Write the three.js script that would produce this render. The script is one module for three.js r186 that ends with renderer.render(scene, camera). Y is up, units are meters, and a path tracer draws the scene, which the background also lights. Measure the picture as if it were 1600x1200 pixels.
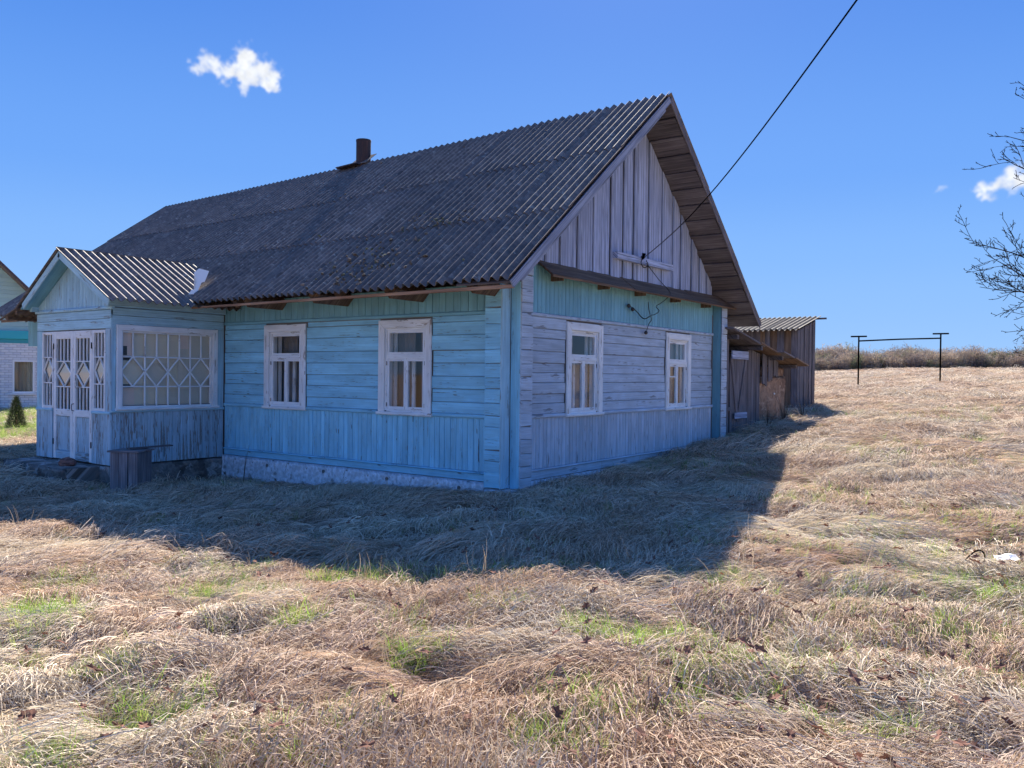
import * as THREE from 'three';
import { mergeGeometries } from 'three/addons/utils/BufferGeometryUtils.js';
import { ImprovedNoise } from 'three/addons/math/ImprovedNoise.js';

// ---------------------------------------------------------------- camera, sky, sun, exposure
const scene = new THREE.Scene();
const camera = new THREE.PerspectiveCamera(2 * Math.atan(600 / 1299.86) * 180 / Math.PI, 4 / 3, 0.1, 3000);
camera.position.set(6.6873, 1.6898, 9.1351);
camera.rotation.order = 'YXZ';
camera.rotation.set(-0.0109, 0.6286, 0.0109);
const renderer = new THREE.WebGLRenderer({ antialias: true });
renderer.toneMapping = THREE.LinearToneMapping;
renderer.toneMappingExposure = 3.0;
renderer.shadowMap.enabled = true;

const SUN = new THREE.Vector3(-0.6, 1, -1.11).normalize();
const sun = new THREE.DirectionalLight(new THREE.Color(1, 0.92, 0.80), 5);
sun.name = 'sun';
sun.position.copy(SUN).multiplyScalar(80);
sun.castShadow = true;
sun.shadow.mapSize.set(4096, 4096);
Object.assign(sun.shadow.camera, { left: -45, right: 45, top: 45, bottom: -45, near: 1, far: 200 });
scene.add(sun, sun.target);

// ---------------------------------------------------------------- noise helpers
function rngOf(seed) { let a = seed >>> 0; return () => { a = (a + 0x6D2B79F5) | 0; let t = Math.imul(a ^ (a >>> 15), 1 | a); t = (t + Math.imul(t ^ (t >>> 7), 61 | t)) ^ t; return ((t ^ (t >>> 14)) >>> 0) / 4294967296; }; }
const rnd = rngOf(7);
const R = (a, b) => a + (b - a) * rnd();
function hash(x, y, s) { let h = Math.imul(x, 374761393) + Math.imul(y, 668265263) + Math.imul(s, 974634777); h = Math.imul(h ^ (h >>> 13), 1274126177); return ((h ^ (h >>> 16)) >>> 0) / 4294967296; }
function vnoise(x, y, px, py, s) {          // value noise that repeats after px, py cells
  const x0 = Math.floor(x), y0 = Math.floor(y); let fx = x - x0, fy = y - y0; fx = fx * fx * (3 - 2 * fx); fy = fy * fy * (3 - 2 * fy);
  const a = ((x0 % px) + px) % px, b = ((y0 % py) + py) % py, a1 = (a + 1) % px, b1 = (b + 1) % py;
  const n0 = hash(a, b, s), n1 = hash(a1, b, s), n2 = hash(a, b1, s), n3 = hash(a1, b1, s);
  return (n0 + (n1 - n0) * fx) * (1 - fy) + (n2 + (n3 - n2) * fx) * fy;
}
function fbm(u, v, px, py, s, oct = 3) { let t = 0, w = 0.5, n = 0; for (let k = 0; k < oct; k++) { t += w * vnoise(u * px, v * py, px, py, s + k * 17); n += w; w *= 0.55; px *= 2; py *= 2; } return t / n; }
const sstep = (a, b, x) => { const t = Math.min(1, Math.max(0, (x - a) / (b - a))); return t * t * (3 - 2 * t); };
const mix3 = (a, b, t) => [a[0] + (b[0] - a[0]) * t, a[1] + (b[1] - a[1]) * t, a[2] + (b[2] - a[2]) * t];
const perlin = new ImprovedNoise();
const pn = (x, y, z = 3.7) => perlin.noise(x, y, z);

// ---------------------------------------------------------------- the sky: air and three small clouds
{
  const W = 4096, H = 2048, data = new Float32Array(W * H * 4);
  const stops = [[0, [0.1200, 0.2033, 0.3333]], [5, [0.0933, 0.1800, 0.3333]], [8, [0.0783, 0.1650, 0.3317]], [13, [0.0533, 0.1333, 0.3200]], [25, [0.0240, 0.0850, 0.2720]], [45, [0.0233, 0.0783, 0.2367]], [90, [0.0227, 0.0700, 0.2067]]];
  const airOf = (e) => { for (let k = 1; k < stops.length; k++) if (e <= stops[k][0]) return mix3(stops[k - 1][1], stops[k][1], sstep(0, 1, (e - stops[k - 1][0]) / (stops[k][0] - stops[k - 1][0])) * 0.35 + 0.65 * (e - stops[k - 1][0]) / (stops[k][0] - stops[k - 1][0])); return stops[stops.length - 1][1]; };
  for (let y = 0; y < H; y++) {
    const el = ((y + 0.5) / H - 0.5) * Math.PI, c = airOf(Math.max(0, el * 180 / Math.PI)), cy = Math.cos(el), sy = Math.sin(el);
    for (let x = 0; x < W; x++) {
      const az = ((x + 0.5) / W - 0.5) * 2 * Math.PI, d = Math.cos(az) * cy * SUN.x + sy * SUN.y + Math.sin(az) * cy * SUN.z;
      const ang = Math.acos(Math.min(1, d)) * 57.296, g = 0.09 * Math.exp(-ang / 9) + 0.006 * Math.exp(-ang / 38), i = (y * W + x) * 4;
      data[i] = c[0] + g * 1.0; data[i + 1] = c[1] + g * 0.95; data[i + 2] = c[2] + g * 0.85; data[i + 3] = 1;
    }
  }
  // clouds: lobes [across, up, radius] in degrees round a direction
  const clouds = [
    { dir: [-0.771, 0.324, -0.549], lobes: [[-2.3, -0.1, 0.55], [-1.5, 0.15, 0.75], [-0.6, 0.0, 0.85], [0.2, 0.2, 0.95], [0.55, 0.95, 0.75], [0.95, 0.55, 0.95], [1.55, 0.05, 1.0], [2.0, -0.45, 0.7], [2.35, -0.75, 0.45], [0.8, -0.55, 0.7], [0.0, -0.5, 0.5]], amt: 1 },
    { dir: [-0.098, 0.201, -0.975], lobes: [[-1.2, -0.45, 0.45], [-0.5, -0.25, 0.7], [0.3, 0.05, 0.85], [1.1, 0.3, 0.9], [1.9, 0.0, 0.9], [2.7, -0.3, 0.6]], amt: 1 },
    { dir: [-0.152, 0.199, -0.968], lobes: [[-0.15, 0, 0.25], [0.2, 0.05, 0.28]], amt: 0.45 }];
  for (const c of clouds) {
    const f = new THREE.Vector3(...c.dir).normalize(), rt = new THREE.Vector3(-f.z, 0, f.x).normalize(), up = new THREE.Vector3().crossVectors(rt, f);
    const az0 = Math.atan2(f.z, f.x), el0 = Math.asin(f.y), cxp = Math.round((az0 / (2 * Math.PI) + 0.5) * W), cyp = Math.round((el0 / Math.PI + 0.5) * H), v = new THREE.Vector3();
    for (let y = cyp - 50; y <= cyp + 50; y++) for (let dx = -70; dx <= 70; dx++) {
      const x = (cxp + dx + W) % W, el = ((y + 0.5) / H - 0.5) * Math.PI, az = ((x + 0.5) / W - 0.5) * 2 * Math.PI;
      v.set(Math.cos(az) * Math.cos(el), Math.sin(el), Math.sin(az) * Math.cos(el));
      const a = v.dot(rt) * 57.3, b = v.dot(up) * 57.3;
      const wx = (fbm(a * 0.13 + 5, b * 0.13 + 3, 16, 16, 5, 4) - 0.5), wy = (fbm(a * 0.13 + 2, b * 0.13 + 9, 16, 16, 9, 4) - 0.5);
      let dens = 0;
      for (const [lx, ly, r] of c.lobes) { const q = Math.hypot(a + wx * 1.5 - lx, (b + wy * 1.3 - ly) * 1.15) / (r * 1.12); dens += Math.pow(Math.max(0, 1 - q * q), 1.3) * 0.95; }
      const det = fbm(a * 0.22 + 1, b * 0.22 + 4, 16, 16, 31, 5); if (dens < 0.004) continue; dens = dens * (1.55 - 1.3 * det);
      const k = sstep(-0.12, 1.05, dens) * sstep(0, 0.06, dens) * (0.8 + 0.2 * sstep(0.6, 1.6, dens)) * c.amt;
      if (k <= 0) continue;
      const tone = 0.78 + 0.36 * fbm(a * 0.16, b * 0.2, 16, 16, 77, 4), i = (y * W + x) * 4, w = [0.325 * tone, 0.335 * tone, 0.35 * tone];
      for (let n = 0; n < 3; n++) data[i + n] = data[i + n] * (1 - k) + w[n] * k;
    }
  }
  const sky = new THREE.DataTexture(data, W, H, THREE.RGBAFormat, THREE.FloatType);
  sky.mapping = THREE.EquirectangularReflectionMapping; sky.magFilter = THREE.LinearFilter; sky.needsUpdate = true;
  scene.background = sky; scene.environment = sky; scene.backgroundIntensity = 1; scene.environmentIntensity = 1;
}

// ---------------------------------------------------------------- textures and materials
const s2l = (c) => { c /= 255; return c <= 0.04045 ? c / 12.92 : Math.pow((c + 0.055) / 1.055, 2.4); };
function tex(n, m, f, srgb = true, rep = [1, 1]) {     // f(u, v) gives [r, g, b] 0..255
  const d = new Uint8Array(n * m * 4);
  for (let y = 0; y < m; y++) for (let x = 0; x < n; x++) { const c = f(x / n, y / m), i = (y * n + x) * 4; d[i] = Math.max(0, Math.min(255, c[0])); d[i + 1] = Math.max(0, Math.min(255, c[1])); d[i + 2] = Math.max(0, Math.min(255, c[2])); d[i + 3] = 255; }
  const t = new THREE.DataTexture(d, n, m, THREE.RGBAFormat, THREE.UnsignedByteType);
  t.wrapS = t.wrapT = THREE.RepeatWrapping; t.magFilter = THREE.LinearFilter; t.minFilter = THREE.LinearMipmapLinearFilter; t.generateMipmaps = true;
  if (srgb) t.colorSpace = THREE.SRGBColorSpace;
  t.repeat.set(...rep); t.needsUpdate = true; return t;
}
// grain runs along u; one repeat is 1.6 m along the grain and 0.5 m across
const GR = [1 / 1.6, 2];
function paintTex(seed, paint, under, chip, streak = 0.5) {
  return tex(512, 384, (u, v) => {
    const g = fbm(u, v, 3, 48, seed, 3), fine = fbm(u, v, 10, 140, seed + 3, 2), co = fbm(u, v, 5, 4, seed + 5, 3);
    let c = paint.map((k, n) => k * (1 + (g - 0.5) * 0.22 * streak + (fine - 0.5) * 0.14 * streak + (co - 0.5) * 0.16));
    const m = fbm(u, v, 12, 44, seed + 11, 4) * 0.7 + fbm(u, v, 3, 6, seed + 13, 2) * 0.45, k = sstep(0.80 - chip, 0.86 - chip, m);
    const nail = vnoise(u * 26, v * 30, 26, 30, seed + 21) > 0.985 ? 0.5 : 0;
    return mix3(mix3(c, under.map((q) => q * (0.75 + 0.5 * fine)), k * 0.9), [60, 55, 52], nail);
  }, true, GR);
}
function woodTex(seed, a, b, dark) {
  return tex(512, 384, (u, v) => {
    const w = fbm(u, v, 3, 4, seed + 2, 2) * 0.25, g = fbm(u, v + w * 0.15, 2, 36, seed, 4), f = fbm(u, v, 8, 150, seed + 7, 2), crack = sstep(0.68, 0.78, fbm(u, v, 2, 70, seed + 9, 2));
    const stain = fbm(u, v, 4, 3, seed + 19, 3);
    return mix3(mix3(a, b, sstep(0.3, 0.7, g * 0.65 + stain * 0.35)).map((k) => k * (0.82 + 0.36 * f)), dark, crack * 0.75);
  }, true, GR);
}
const grainBump = tex(512, 384, (u, v) => { const g = fbm(u, v, 3, 60, 91, 3), c = sstep(0.66, 0.78, fbm(u, v, 3, 60, 95, 2)); const k = 255 * (0.75 * g + 0.25 - 0.4 * c); return [k, k, k]; }, false, GR);
function blotchTex(seed, list, n = 512, rep = [0.5, 0.5], f0 = 6) {   // list of [rgb, threshold, softness, frequency]
  return tex(n, n, (u, v) => {
    let c = list[0].map((k) => k * (0.8 + 0.4 * fbm(u, v, f0 * 6, f0 * 6, seed, 3)));
    list.slice(1).forEach(([col, th, so, fr], i) => { c = mix3(c, col.map((k) => k * (0.85 + 0.3 * fbm(u, v, 48, 48, seed + 40 + i, 2))), sstep(th, th + so, fbm(u, v, fr, fr, seed + 7 * (i + 1), 4))); });
    return c;
  }, true, rep);
}
const noiseBump = tex(512, 512, (u, v) => { const k = 255 * (0.6 * fbm(u, v, 12, 12, 201, 4) + 0.4 * fbm(u, v, 60, 60, 205, 2)); return [k, k, k]; }, false, [0.5, 0.5]);
const std = (o) => new THREE.MeshStandardMaterial({ roughness: 0.85, ...o });
const wood = (map, tint = 1, bump = 0.003, rough = 0.78) => std({ map, color: new THREE.Color(tint, tint, tint), bumpMap: grainBump, bumpScale: bump, roughness: rough });
const tones = (map, list = [1, 0.93, 0.86, 0.96], bump) => list.map((t) => wood(map, t, bump));
const tBlue = paintTex(11, [142, 206, 234], [106, 126, 142], -0.01), tGable = paintTex(31, [172, 190, 208], [120, 126, 136], 0.04, 0.9), tTeal = paintTex(51, [120, 178, 198], [96, 122, 134], 0.02);
const tTrim = paintTex(71, [222, 229, 234], [150, 146, 142], 0.015), tPorch = paintTex(111, [160, 204, 224], [124, 132, 138], 0.07, 0.9), tWorn = paintTex(131, [160, 190, 208], [128, 126, 126], 0.17, 1.1);
const tGrey = woodTex(151, [150, 164, 194], [182, 196, 224], [70, 74, 90]), tBrown = woodTex(171, [104, 84, 68], [140, 118, 98], [42, 32, 28]), tOld = woodTex(191, [98, 94, 100], [134, 130, 136], [40, 38, 42]);
const tSlate = blotchTex(301, [[96, 88, 84], [[84, 78, 76], 0.45, 0.2, 5], [[110, 103, 98], 0.60, 0.12, 14], [[76, 70, 68], 0.62, 0.12, 9], [[136, 132, 124], 0.72, 0.06, 40]], 512, [0.6, 0.6]);
const tPlinth = blotchTex(331, [[200, 208, 220], [[146, 146, 150], 0.60, 0.1, 7], [[104, 100, 100], 0.72, 0.05, 12], [[222, 228, 236], 0.62, 0.1, 5]], 512, [0.7, 0.7]);
const tConcrete = blotchTex(351, [[122, 118, 116], [[88, 84, 82], 0.52, 0.12, 6], [[160, 158, 158], 0.6, 0.08, 9]], 512, [0.7, 0.7]);
const tMud = blotchTex(371, [[150, 124, 104], [[124, 100, 84], 0.5, 0.15, 7], [[172, 148, 128], 0.62, 0.1, 20]], 512, [0.5, 0.5]);
const tSoil = blotchTex(391, [[150, 122, 98], [[104, 82, 62], 0.48, 0.16, 9], [[180, 152, 124], 0.56, 0.12, 22], [[96, 96, 52], 0.62, 0.1, 6]], 512, [0.45, 0.45]);
const M = {
  blue: tones(tBlue, [1, 0.96, 0.92, 1.03]), gable: tones(tGable, [1, 0.94, 0.88, 1.04]), teal: tones(tTeal, [1, 0.95, 0.9]), trim: [wood(tTrim)], porch: tones(tPorch, [1, 0.95, 0.9]), worn: tones(tWorn, [1, 0.9, 0.82, 0.95]),
  grey: tones(tGrey, [1, 0.9, 0.8, 0.95, 0.86], 0.005), brown: tones(tBrown, [1, 0.85, 0.72], 0.005), old: tones(tOld, [1, 0.85, 0.7, 0.93], 0.006),
  core: std({ color: new THREE.Color(0.18, 0.17, 0.16) }), inside: std({ color: new THREE.Color(0.2, 0.2, 0.2) }),
  slate: [1.45, 1.28, 1.16, 1.38].map((t) => std({ map: tSlate, color: new THREE.Color(t, t, t), bumpMap: noiseBump, bumpScale: 0.0015, roughness: 0.6 })),
  plinth: std({ map: tPlinth, bumpMap: noiseBump, bumpScale: 0.015, roughness: 0.95 }), concrete: std({ map: tConcrete, bumpMap: noiseBump, bumpScale: 0.02, roughness: 0.95 }), mud: std({ map: tMud, bumpMap: noiseBump, bumpScale: 0.012, roughness: 1 }),
  glass: new THREE.MeshPhysicalMaterial({ color: 0xffffff, roughness: 0.03, transmission: 1, thickness: 0, ior: 1.52 }),
  curtain: std({ color: new THREE.Color(0.17, 0.16, 0.16), roughness: 1 }), lace: std({ color: new THREE.Color(0.3, 0.31, 0.32), roughness: 1 }),
  paper: [[0.62, 0.58, 0.45], [0.68, 0.56, 0.47], [0.54, 0.52, 0.43]].map((c) => std({ color: new THREE.Color(...c), roughness: 1, bumpMap: noiseBump, bumpScale: 0.004 })),
  black: std({ color: new THREE.Color(0.02, 0.02, 0.022), roughness: 0.5 }), rust: std({ map: blotchTex(411, [[52, 42, 46], [[64, 47, 46], 0.5, 0.15, 8], [[40, 34, 39], 0.58, 0.1, 12]], 256, [1, 1]), roughness: 0.75 }),
  iron: std({ color: new THREE.Color(0.045, 0.035, 0.04), roughness: 0.7 }), white: std({ color: new THREE.Color(0.8, 0.8, 0.8), roughness: 0.5 }), porcelain: std({ color: new THREE.Color(0.7, 0.72, 0.75), roughness: 0.25 }),
};
const pick = (a) => a[Math.floor(rnd() * a.length)];

// ---------------------------------------------------------------- geometry helpers
function grain(g, vertical, loose = true) {      // uv in metres, u along the grain, a random cut of the timber
  const p = g.attributes.position, uv = new Float32Array(p.count * 2), ox = loose ? R(0, 8) : 0, oy = loose ? R(0, 8) : 0;
  for (let i = 0; i < p.count; i++) { const x = p.getX(i), y = p.getY(i), z = p.getZ(i); uv[2 * i] = (vertical ? y : x) + ox; uv[2 * i + 1] = (vertical ? x : y) + z + oy; }
  g.setAttribute('uv', new THREE.BufferAttribute(uv, 2)); return g;
}
function prism(front, back, zf, zb) {            // rings of the same number of points: front ring at zf.., side walls to the back ring
  const P = [], n = front.length, tri = (a, b, c) => P.push(...a, ...b, ...c);
  const F = front.map(([x, y]) => [x, y, zf]), B = back.map(([x, y]) => [x, y, zb]);
  for (let i = 1; i < n - 1; i++) tri(F[0], F[i], F[i + 1]);
  for (let i = 0; i < n; i++) { const j = (i + 1) % n; tri(F[i], B[i], B[j]); tri(F[i], B[j], F[j]); }
  return P;
}
function solid(pos) { const g = new THREE.BufferGeometry(); g.setAttribute('position', new THREE.Float32BufferAttribute(pos, 3)); g.computeVertexNormals(); return g; }
// a board outlined in x, y (counter-clockwise), its back at z = 0, its face at z = t, with chamfered front edges
function plank(pts, t, ch, vertical) {
  const n = pts.length, cx = pts.reduce((s, p) => s + p[0], 0) / n, cy = pts.reduce((s, p) => s + p[1], 0) / n;
  const inn = pts.map(([x, y]) => { const l = Math.max(1e-4, Math.abs(x - cx)), m = Math.max(1e-4, Math.abs(y - cy)); return [cx + (x - cx) * Math.max(0.1, (l - ch) / l), cy + (y - cy) * Math.max(0.1, (m - ch) / m)]; });
  const a = prism(inn, pts, t, t - ch), P = a, F = pts.map(([x, y]) => [x, y, t - ch]), B = pts.map(([x, y]) => [x, y, 0]);
  for (let i = 0; i < n; i++) { const j = (i + 1) % n; P.push(...F[i], ...B[i], ...B[j], ...F[i], ...B[j], ...F[j]); }
  for (let i = 1; i < n - 1; i++) P.push(...B[0], ...B[i + 1], ...B[i]);
  return grain(solid(P), vertical);
}
const rect = (x0, y0, x1, y1) => [[x0, y0], [x1, y0], [x1, y1], [x0, y1]];
function box(x0, y0, z0, x1, y1, z1, vertical = (y1 - y0) > (x1 - x0)) { const g = new THREE.BoxGeometry(x1 - x0, y1 - y0, z1 - z0).toNonIndexed(); g.translate((x0 + x1) / 2, (y0 + y1) / 2, (z0 + z1) / 2); return grain(g, vertical); }
function mesh(name, geo, mat, parent, pos, rot) { const o = new THREE.Mesh(Array.isArray(geo) ? mergeGeometries(geo.map((g) => { const q = g.index ? g.toNonIndexed() : g; for (const k of Object.keys(q.attributes)) if (!['position', 'normal', 'uv'].includes(k)) q.deleteAttribute(k); return q; })) : geo, mat); o.name = name; if (pos) o.position.set(...pos); if (rot) o.rotation.set(...rot); parent.add(o); return o; }
function tag(o, label, category, extra = {}) { o.userData = { label, category, ...extra }; return o; }
function thing(name, label, category, pos = [0, 0, 0], turn = 0) { const g = new THREE.Group(); g.name = name; g.position.set(...pos); g.rotation.y = turn; scene.add(g); return tag(g, label, category); }
function tubeGeo(pts, radii, seg = 6) {          // tube through points with a radius at each
  const P = [], N = [], U = [], I = [], n = pts.length, up = new THREE.Vector3(), t = new THREE.Vector3(), a = new THREE.Vector3(), b = new THREE.Vector3(); let len = 0;
  for (let i = 0; i < n; i++) {
    t.subVectors(pts[Math.min(n - 1, i + 1)], pts[Math.max(0, i - 1)]).normalize();
    up.set(0, 1, 0); if (Math.abs(t.y) > 0.9) up.set(1, 0, 0);
    a.crossVectors(up, t).normalize(); b.crossVectors(t, a);
    if (i) len += pts[i].distanceTo(pts[i - 1]);
    for (let k = 0; k <= seg; k++) { const q = k / seg * Math.PI * 2, c = Math.cos(q), s = Math.sin(q), r = radii[i]; const nx = a.x * c + b.x * s, ny = a.y * c + b.y * s, nz = a.z * c + b.z * s; P.push(pts[i].x + nx * r, pts[i].y + ny * r, pts[i].z + nz * r); N.push(nx, ny, nz); U.push(len, k / seg * 0.3); }
  }
  for (let i = 0; i < n - 1; i++) for (let k = 0; k < seg; k++) { const q = i * (seg + 1) + k; I.push(q, q + seg + 1, q + 1, q + 1, q + seg + 1, q + seg + 2); }
  for (const [e, o] of [[0, 0], [n - 1, (n - 1) * (seg + 1)]]) for (let k = 1; k < seg - 1; k++) e === 0 ? I.push(o, o + k, o + k + 1) : I.push(o, o + k + 1, o + k);
  const g = new THREE.BufferGeometry(); g.setAttribute('position', new THREE.Float32BufferAttribute(P, 3)); g.setAttribute('normal', new THREE.Float32BufferAttribute(N, 3)); g.setAttribute('uv', new THREE.Float32BufferAttribute(U, 2)); g.setIndex(I); return g;
}
const V = (x, y, z) => new THREE.Vector3(x, y, z);
function curve(list, n = 24) { return new THREE.CatmullRomCurve3(list.map((p) => V(...p))).getPoints(n); }

// ---------------------------------------------------------------- the ground
const G = [[6.7, 9.1, 0.08], [0.25, 0.4, 0.06], [-2.7, 0.3, -0.12], [-6, 0.3, -0.27], [1.2, 4.2, -0.10], [-1, 4.5, -0.16], [-3.2, 4.6, -0.2], [-6.1, 2.3, -0.18], [-9, 2.8, -0.06], [0.3, -7, 0.38], [0.2, -9.5, 0.58], [0.1, -11.7, 0.66], [-0.46, -14.1, 0.80], [-0.4, -15.5, 0.86], [-1.2, -24.2, 1.33], [1.25, -26, 1.49], [-6.9, -40.3, 2.03], [-2.1, -43.8, 2.22], [2.3, -47, 2.22], [12, -45, 2.3], [0, -62, 2.3], [-20, -40, 1.6], [-28.6, -6, 0.08], [-19, -1.9, -0.07], [-12, 1, -0.06], [3.5, 5, 0.05], [4.2, 2.6, 0.17], [0, 7, -0.05], [6, 3, 0.1], [8.5, 3, 0.22], [4.5, -6, 0.42], [6, -20, 1.25], [4, 0, 0.14], [11, -5, 0.6], [12, 10, 0.15], [8, 16, 0], [-8, 10, -0.2], [-20, 14, -0.2], [-7, -7, 0.1], [-12, -12, 0.4]];
const tps = (() => {
  const n = G.length, k = (a, b) => { const r = Math.hypot(a[0] - b[0], a[1] - b[1]); return r > 0 ? r * r * Math.log(r) : 0; }, A = [];
  for (let i = 0; i < n; i++) A.push([...G.map((g, j) => k(G[i], g) + (i === j ? 0.4 : 0)), 1, G[i][0], G[i][1], G[i][2]]);
  A.push([...G.map(() => 1), 0, 0, 0, 0], [...G.map((g) => g[0]), 0, 0, 0, 0], [...G.map((g) => g[1]), 0, 0, 0, 0]);
  const m = n + 3;
  for (let c = 0; c < m; c++) { let p = c; for (let r = c; r < m; r++) if (Math.abs(A[r][c]) > Math.abs(A[p][c])) p = r; [A[c], A[p]] = [A[p], A[c]]; for (let r = 0; r < m; r++) if (r !== c) { const f = A[r][c] / A[c][c]; if (f) for (let q = c; q <= m; q++) A[r][q] -= f * A[c][q]; } }
  const w = A.map((r, i) => r[m] / r[i]);
  return (x, z) => { let s = w[n] + w[n + 1] * x + w[n + 2] * z; for (let i = 0; i < n; i++) s += w[i] * k([x, z], G[i]); return s; };
})();
const CX = camera.position.x, CZ = camera.position.z;
function hummock(x, z) {
  const d = Math.hypot(x - CX, z - CZ), f = 1 - 0.55 * sstep(12, 35, d), wx = x + 0.5 * pn(x * 0.8, z * 0.8, 1.3), wz = z + 0.5 * pn(x * 0.8, z * 0.8, 8.1);
  let h = 0.035 * pn(wx * 0.55, wz * 0.55, 2.2) + 0.06 * pn(wx * 1.25, wz * 1.25, 5.1) + 0.05 * pn(wx * 2.7, wz * 2.7, 6.6) + 0.025 * pn(wx * 5.5, wz * 5.5, 9.6);
  h -= 0.09 * Math.pow(1 - Math.abs(pn(wx * 0.9, wz * 0.9, 11.4)), 7);
  const nearWall = x < 0.5 && z < 0.8 && z > -12 ? 0.4 : 1;
  h *= f * nearWall;
  h -= 0.16 * Math.exp(-(((x - 2.85) / 0.28) ** 2 + ((z - 7.0) / 0.22) ** 2)) + 0.09 * Math.exp(-(((x - 3.6) / 0.35) ** 2 + ((z - 5.75) / 0.2) ** 2));
  return h;
}
function groundY(x, z) {
  const r = Math.hypot(x + 3, z + 8), t = sstep(55, 130, r); let y = t < 1 ? tps(x, z) : 0;
  y = y * (1 - t) + 0.4 * t;
  return y + (r < 90 ? hummock(x, z) : 0);
}
{
  const n = 480, a = 4, b = Math.asinh(900 / a), P = new Float32Array((n + 1) * (n + 1) * 3), U = new Float32Array((n + 1) * (n + 1) * 2), I = [];
  const co = (i) => a * Math.sinh(b * (i / n * 2 - 1));
  for (let j = 0; j <= n; j++) for (let i = 0; i <= n; i++) { const x = 3.4 + co(i), z = 3.5 + co(j), q = j * (n + 1) + i; P[3 * q] = x; P[3 * q + 1] = groundY(x, z); P[3 * q + 2] = z; U[2 * q] = x; U[2 * q + 1] = z; }
  for (let j = 0; j < n; j++) for (let i = 0; i < n; i++) { const q = j * (n + 1) + i; I.push(q, q + n + 1, q + 1, q + 1, q + n + 1, q + n + 2); }
  const g = new THREE.BufferGeometry(); g.setAttribute('position', new THREE.BufferAttribute(P, 3)); g.setAttribute('uv', new THREE.BufferAttribute(U, 2)); g.setIndex(I); g.computeVertexNormals();
  const o = mesh('ground', g, std({ map: tSoil, bumpMap: noiseBump, bumpScale: 0.03, roughness: 1 }), scene);
  tag(o, 'rough sloping meadow ground under matted dry grass', 'ground', { kind: 'structure' });
}

// ---------------------------------------------------------------- the house
const house = thing('wooden_house', 'blue painted wooden house with grey corrugated slate roof and glazed porch', 'house');
const LX = -13.5, GW = 7.2;                      // left end of the long wall, depth of the house
const YB = 0.2, SK = 0.325, YS = 1.098, YU = 2.55, EAVE = 2.95;
const WIN = { w: 1.077, y0: 1.10, y1: 2.50 };
// a wall slab with openings, in its own x, y, its outer face at z = -0.03
function slab(x0, x1, y0, y1, holes, t = 0.18) {
  const xs = [...new Set([x0, x1, ...holes.flatMap((h) => [h[0], h[2]])])].sort((p, q) => p - q), out = [];
  for (let i = 0; i < xs.length - 1; i++) {
    const a = xs[i], b = xs[i + 1]; let spans = [[y0, y1]];
    for (const h of holes) if (a >= h[0] - 1e-6 && b <= h[2] + 1e-6) spans = spans.flatMap(([s, e]) => [[s, h[1]], [h[3], e]].filter(([p, q]) => q - p > 1e-4));
    for (const [s, e] of spans) out.push(box(a, s, -0.03 - t, b, e, -0.03));
  }
  return out;
}
function cut(spans, holes) { for (const [a, b] of holes) spans = spans.flatMap(([s, e]) => (b <= s || a >= e) ? [[s, e]] : [[s, a], [b, e]].filter(([p, q]) => q - p > 0.02)); return spans; }
function verticalBoards(parent, name, mats, x0, x1, y0, y1, w, t = 0.026, skip = []) {
  for (let x = x0; x < x1 - 0.01;) {
    let b = Math.min(x1, x + w * R(0.86, 1.14)); if (x1 - b < w * 0.4) b = x1;
    const top = typeof y1 === 'function' ? y1 : () => y1, g = R(0.0015, 0.004);
    if (!skip.some(([p, q]) => x > p && x < q)) {
      const pts = [[x + g, y0 + R(0, 0.006)], [b - g, y0 + R(0, 0.006)], [b - g, top(b)], [x + g, top(x)]];
      mesh(name, plank(pts, t + R(-0.003, 0.003), 0.006, true), pick(mats), parent, [0, 0, -0.03]);
    }
    x = b;
  }
}
function horizontalBoards(parent, name, mats, x0, x1, y0, y1, h, holes, t = 0.026) {
  for (let y = y0; y < y1 - 0.01;) {
    let b = Math.min(y1, y + h * R(0.8, 1.2)); if (y1 - b < h * 0.45) b = y1;
    const cuts = holes.filter(([, p, , q]) => q > y + 0.01 && p < b - 0.01).map(([p, , q]) => [p, q]);
    for (const [s, e] of cut([[x0, x1]], cuts)) { const o = mesh(name, plank(rect(s + 0.002, y + 0.003, e - 0.002, b - 0.003), t + R(-0.003, 0.003), 0.007, false), pick(mats), parent, [0, 0, -0.03]); o.rotation.x = R(-0.012, 0.004); o.position.y += 0; }
    y = b;
  }
}
// a sash: four bars round a pane, in the wall's x, y
function sash(parent, x0, y0, x1, y1, z, bar = 0.042, vent = null) {
  const t = 0.035, s = mesh('sash', [box(x0, y0, z, x0 + bar, y1, z + t), box(x1 - bar, y0, z, x1, y1, z + t), box(x0 + bar, y0, z + 0.001, x1 - bar, y0 + bar, z + t - 0.002), box(x0 + bar, y1 - bar, z + 0.001, x1 - bar, y1, z + t - 0.002), ...(vent ? [box(x0 + bar, vent - 0.025, z + 0.002, x1 - bar, vent, z + t + 0.006), box(x0 + bar, vent, z + 0.003, x0 + bar + 0.03, y1 - bar, z + t + 0.005), box(x1 - bar - 0.03, vent, z + 0.003, x1 - bar, y1 - bar, z + t + 0.005)] : [])], M.trim[0], parent);
  mesh('pane', new THREE.PlaneGeometry(x1 - x0 - bar * 1.9, y1 - y0 - bar * 1.9).translate((x0 + x1) / 2, (y0 + y1) / 2, z + 0.012), M.glass, parent);
  return s;
}
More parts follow.
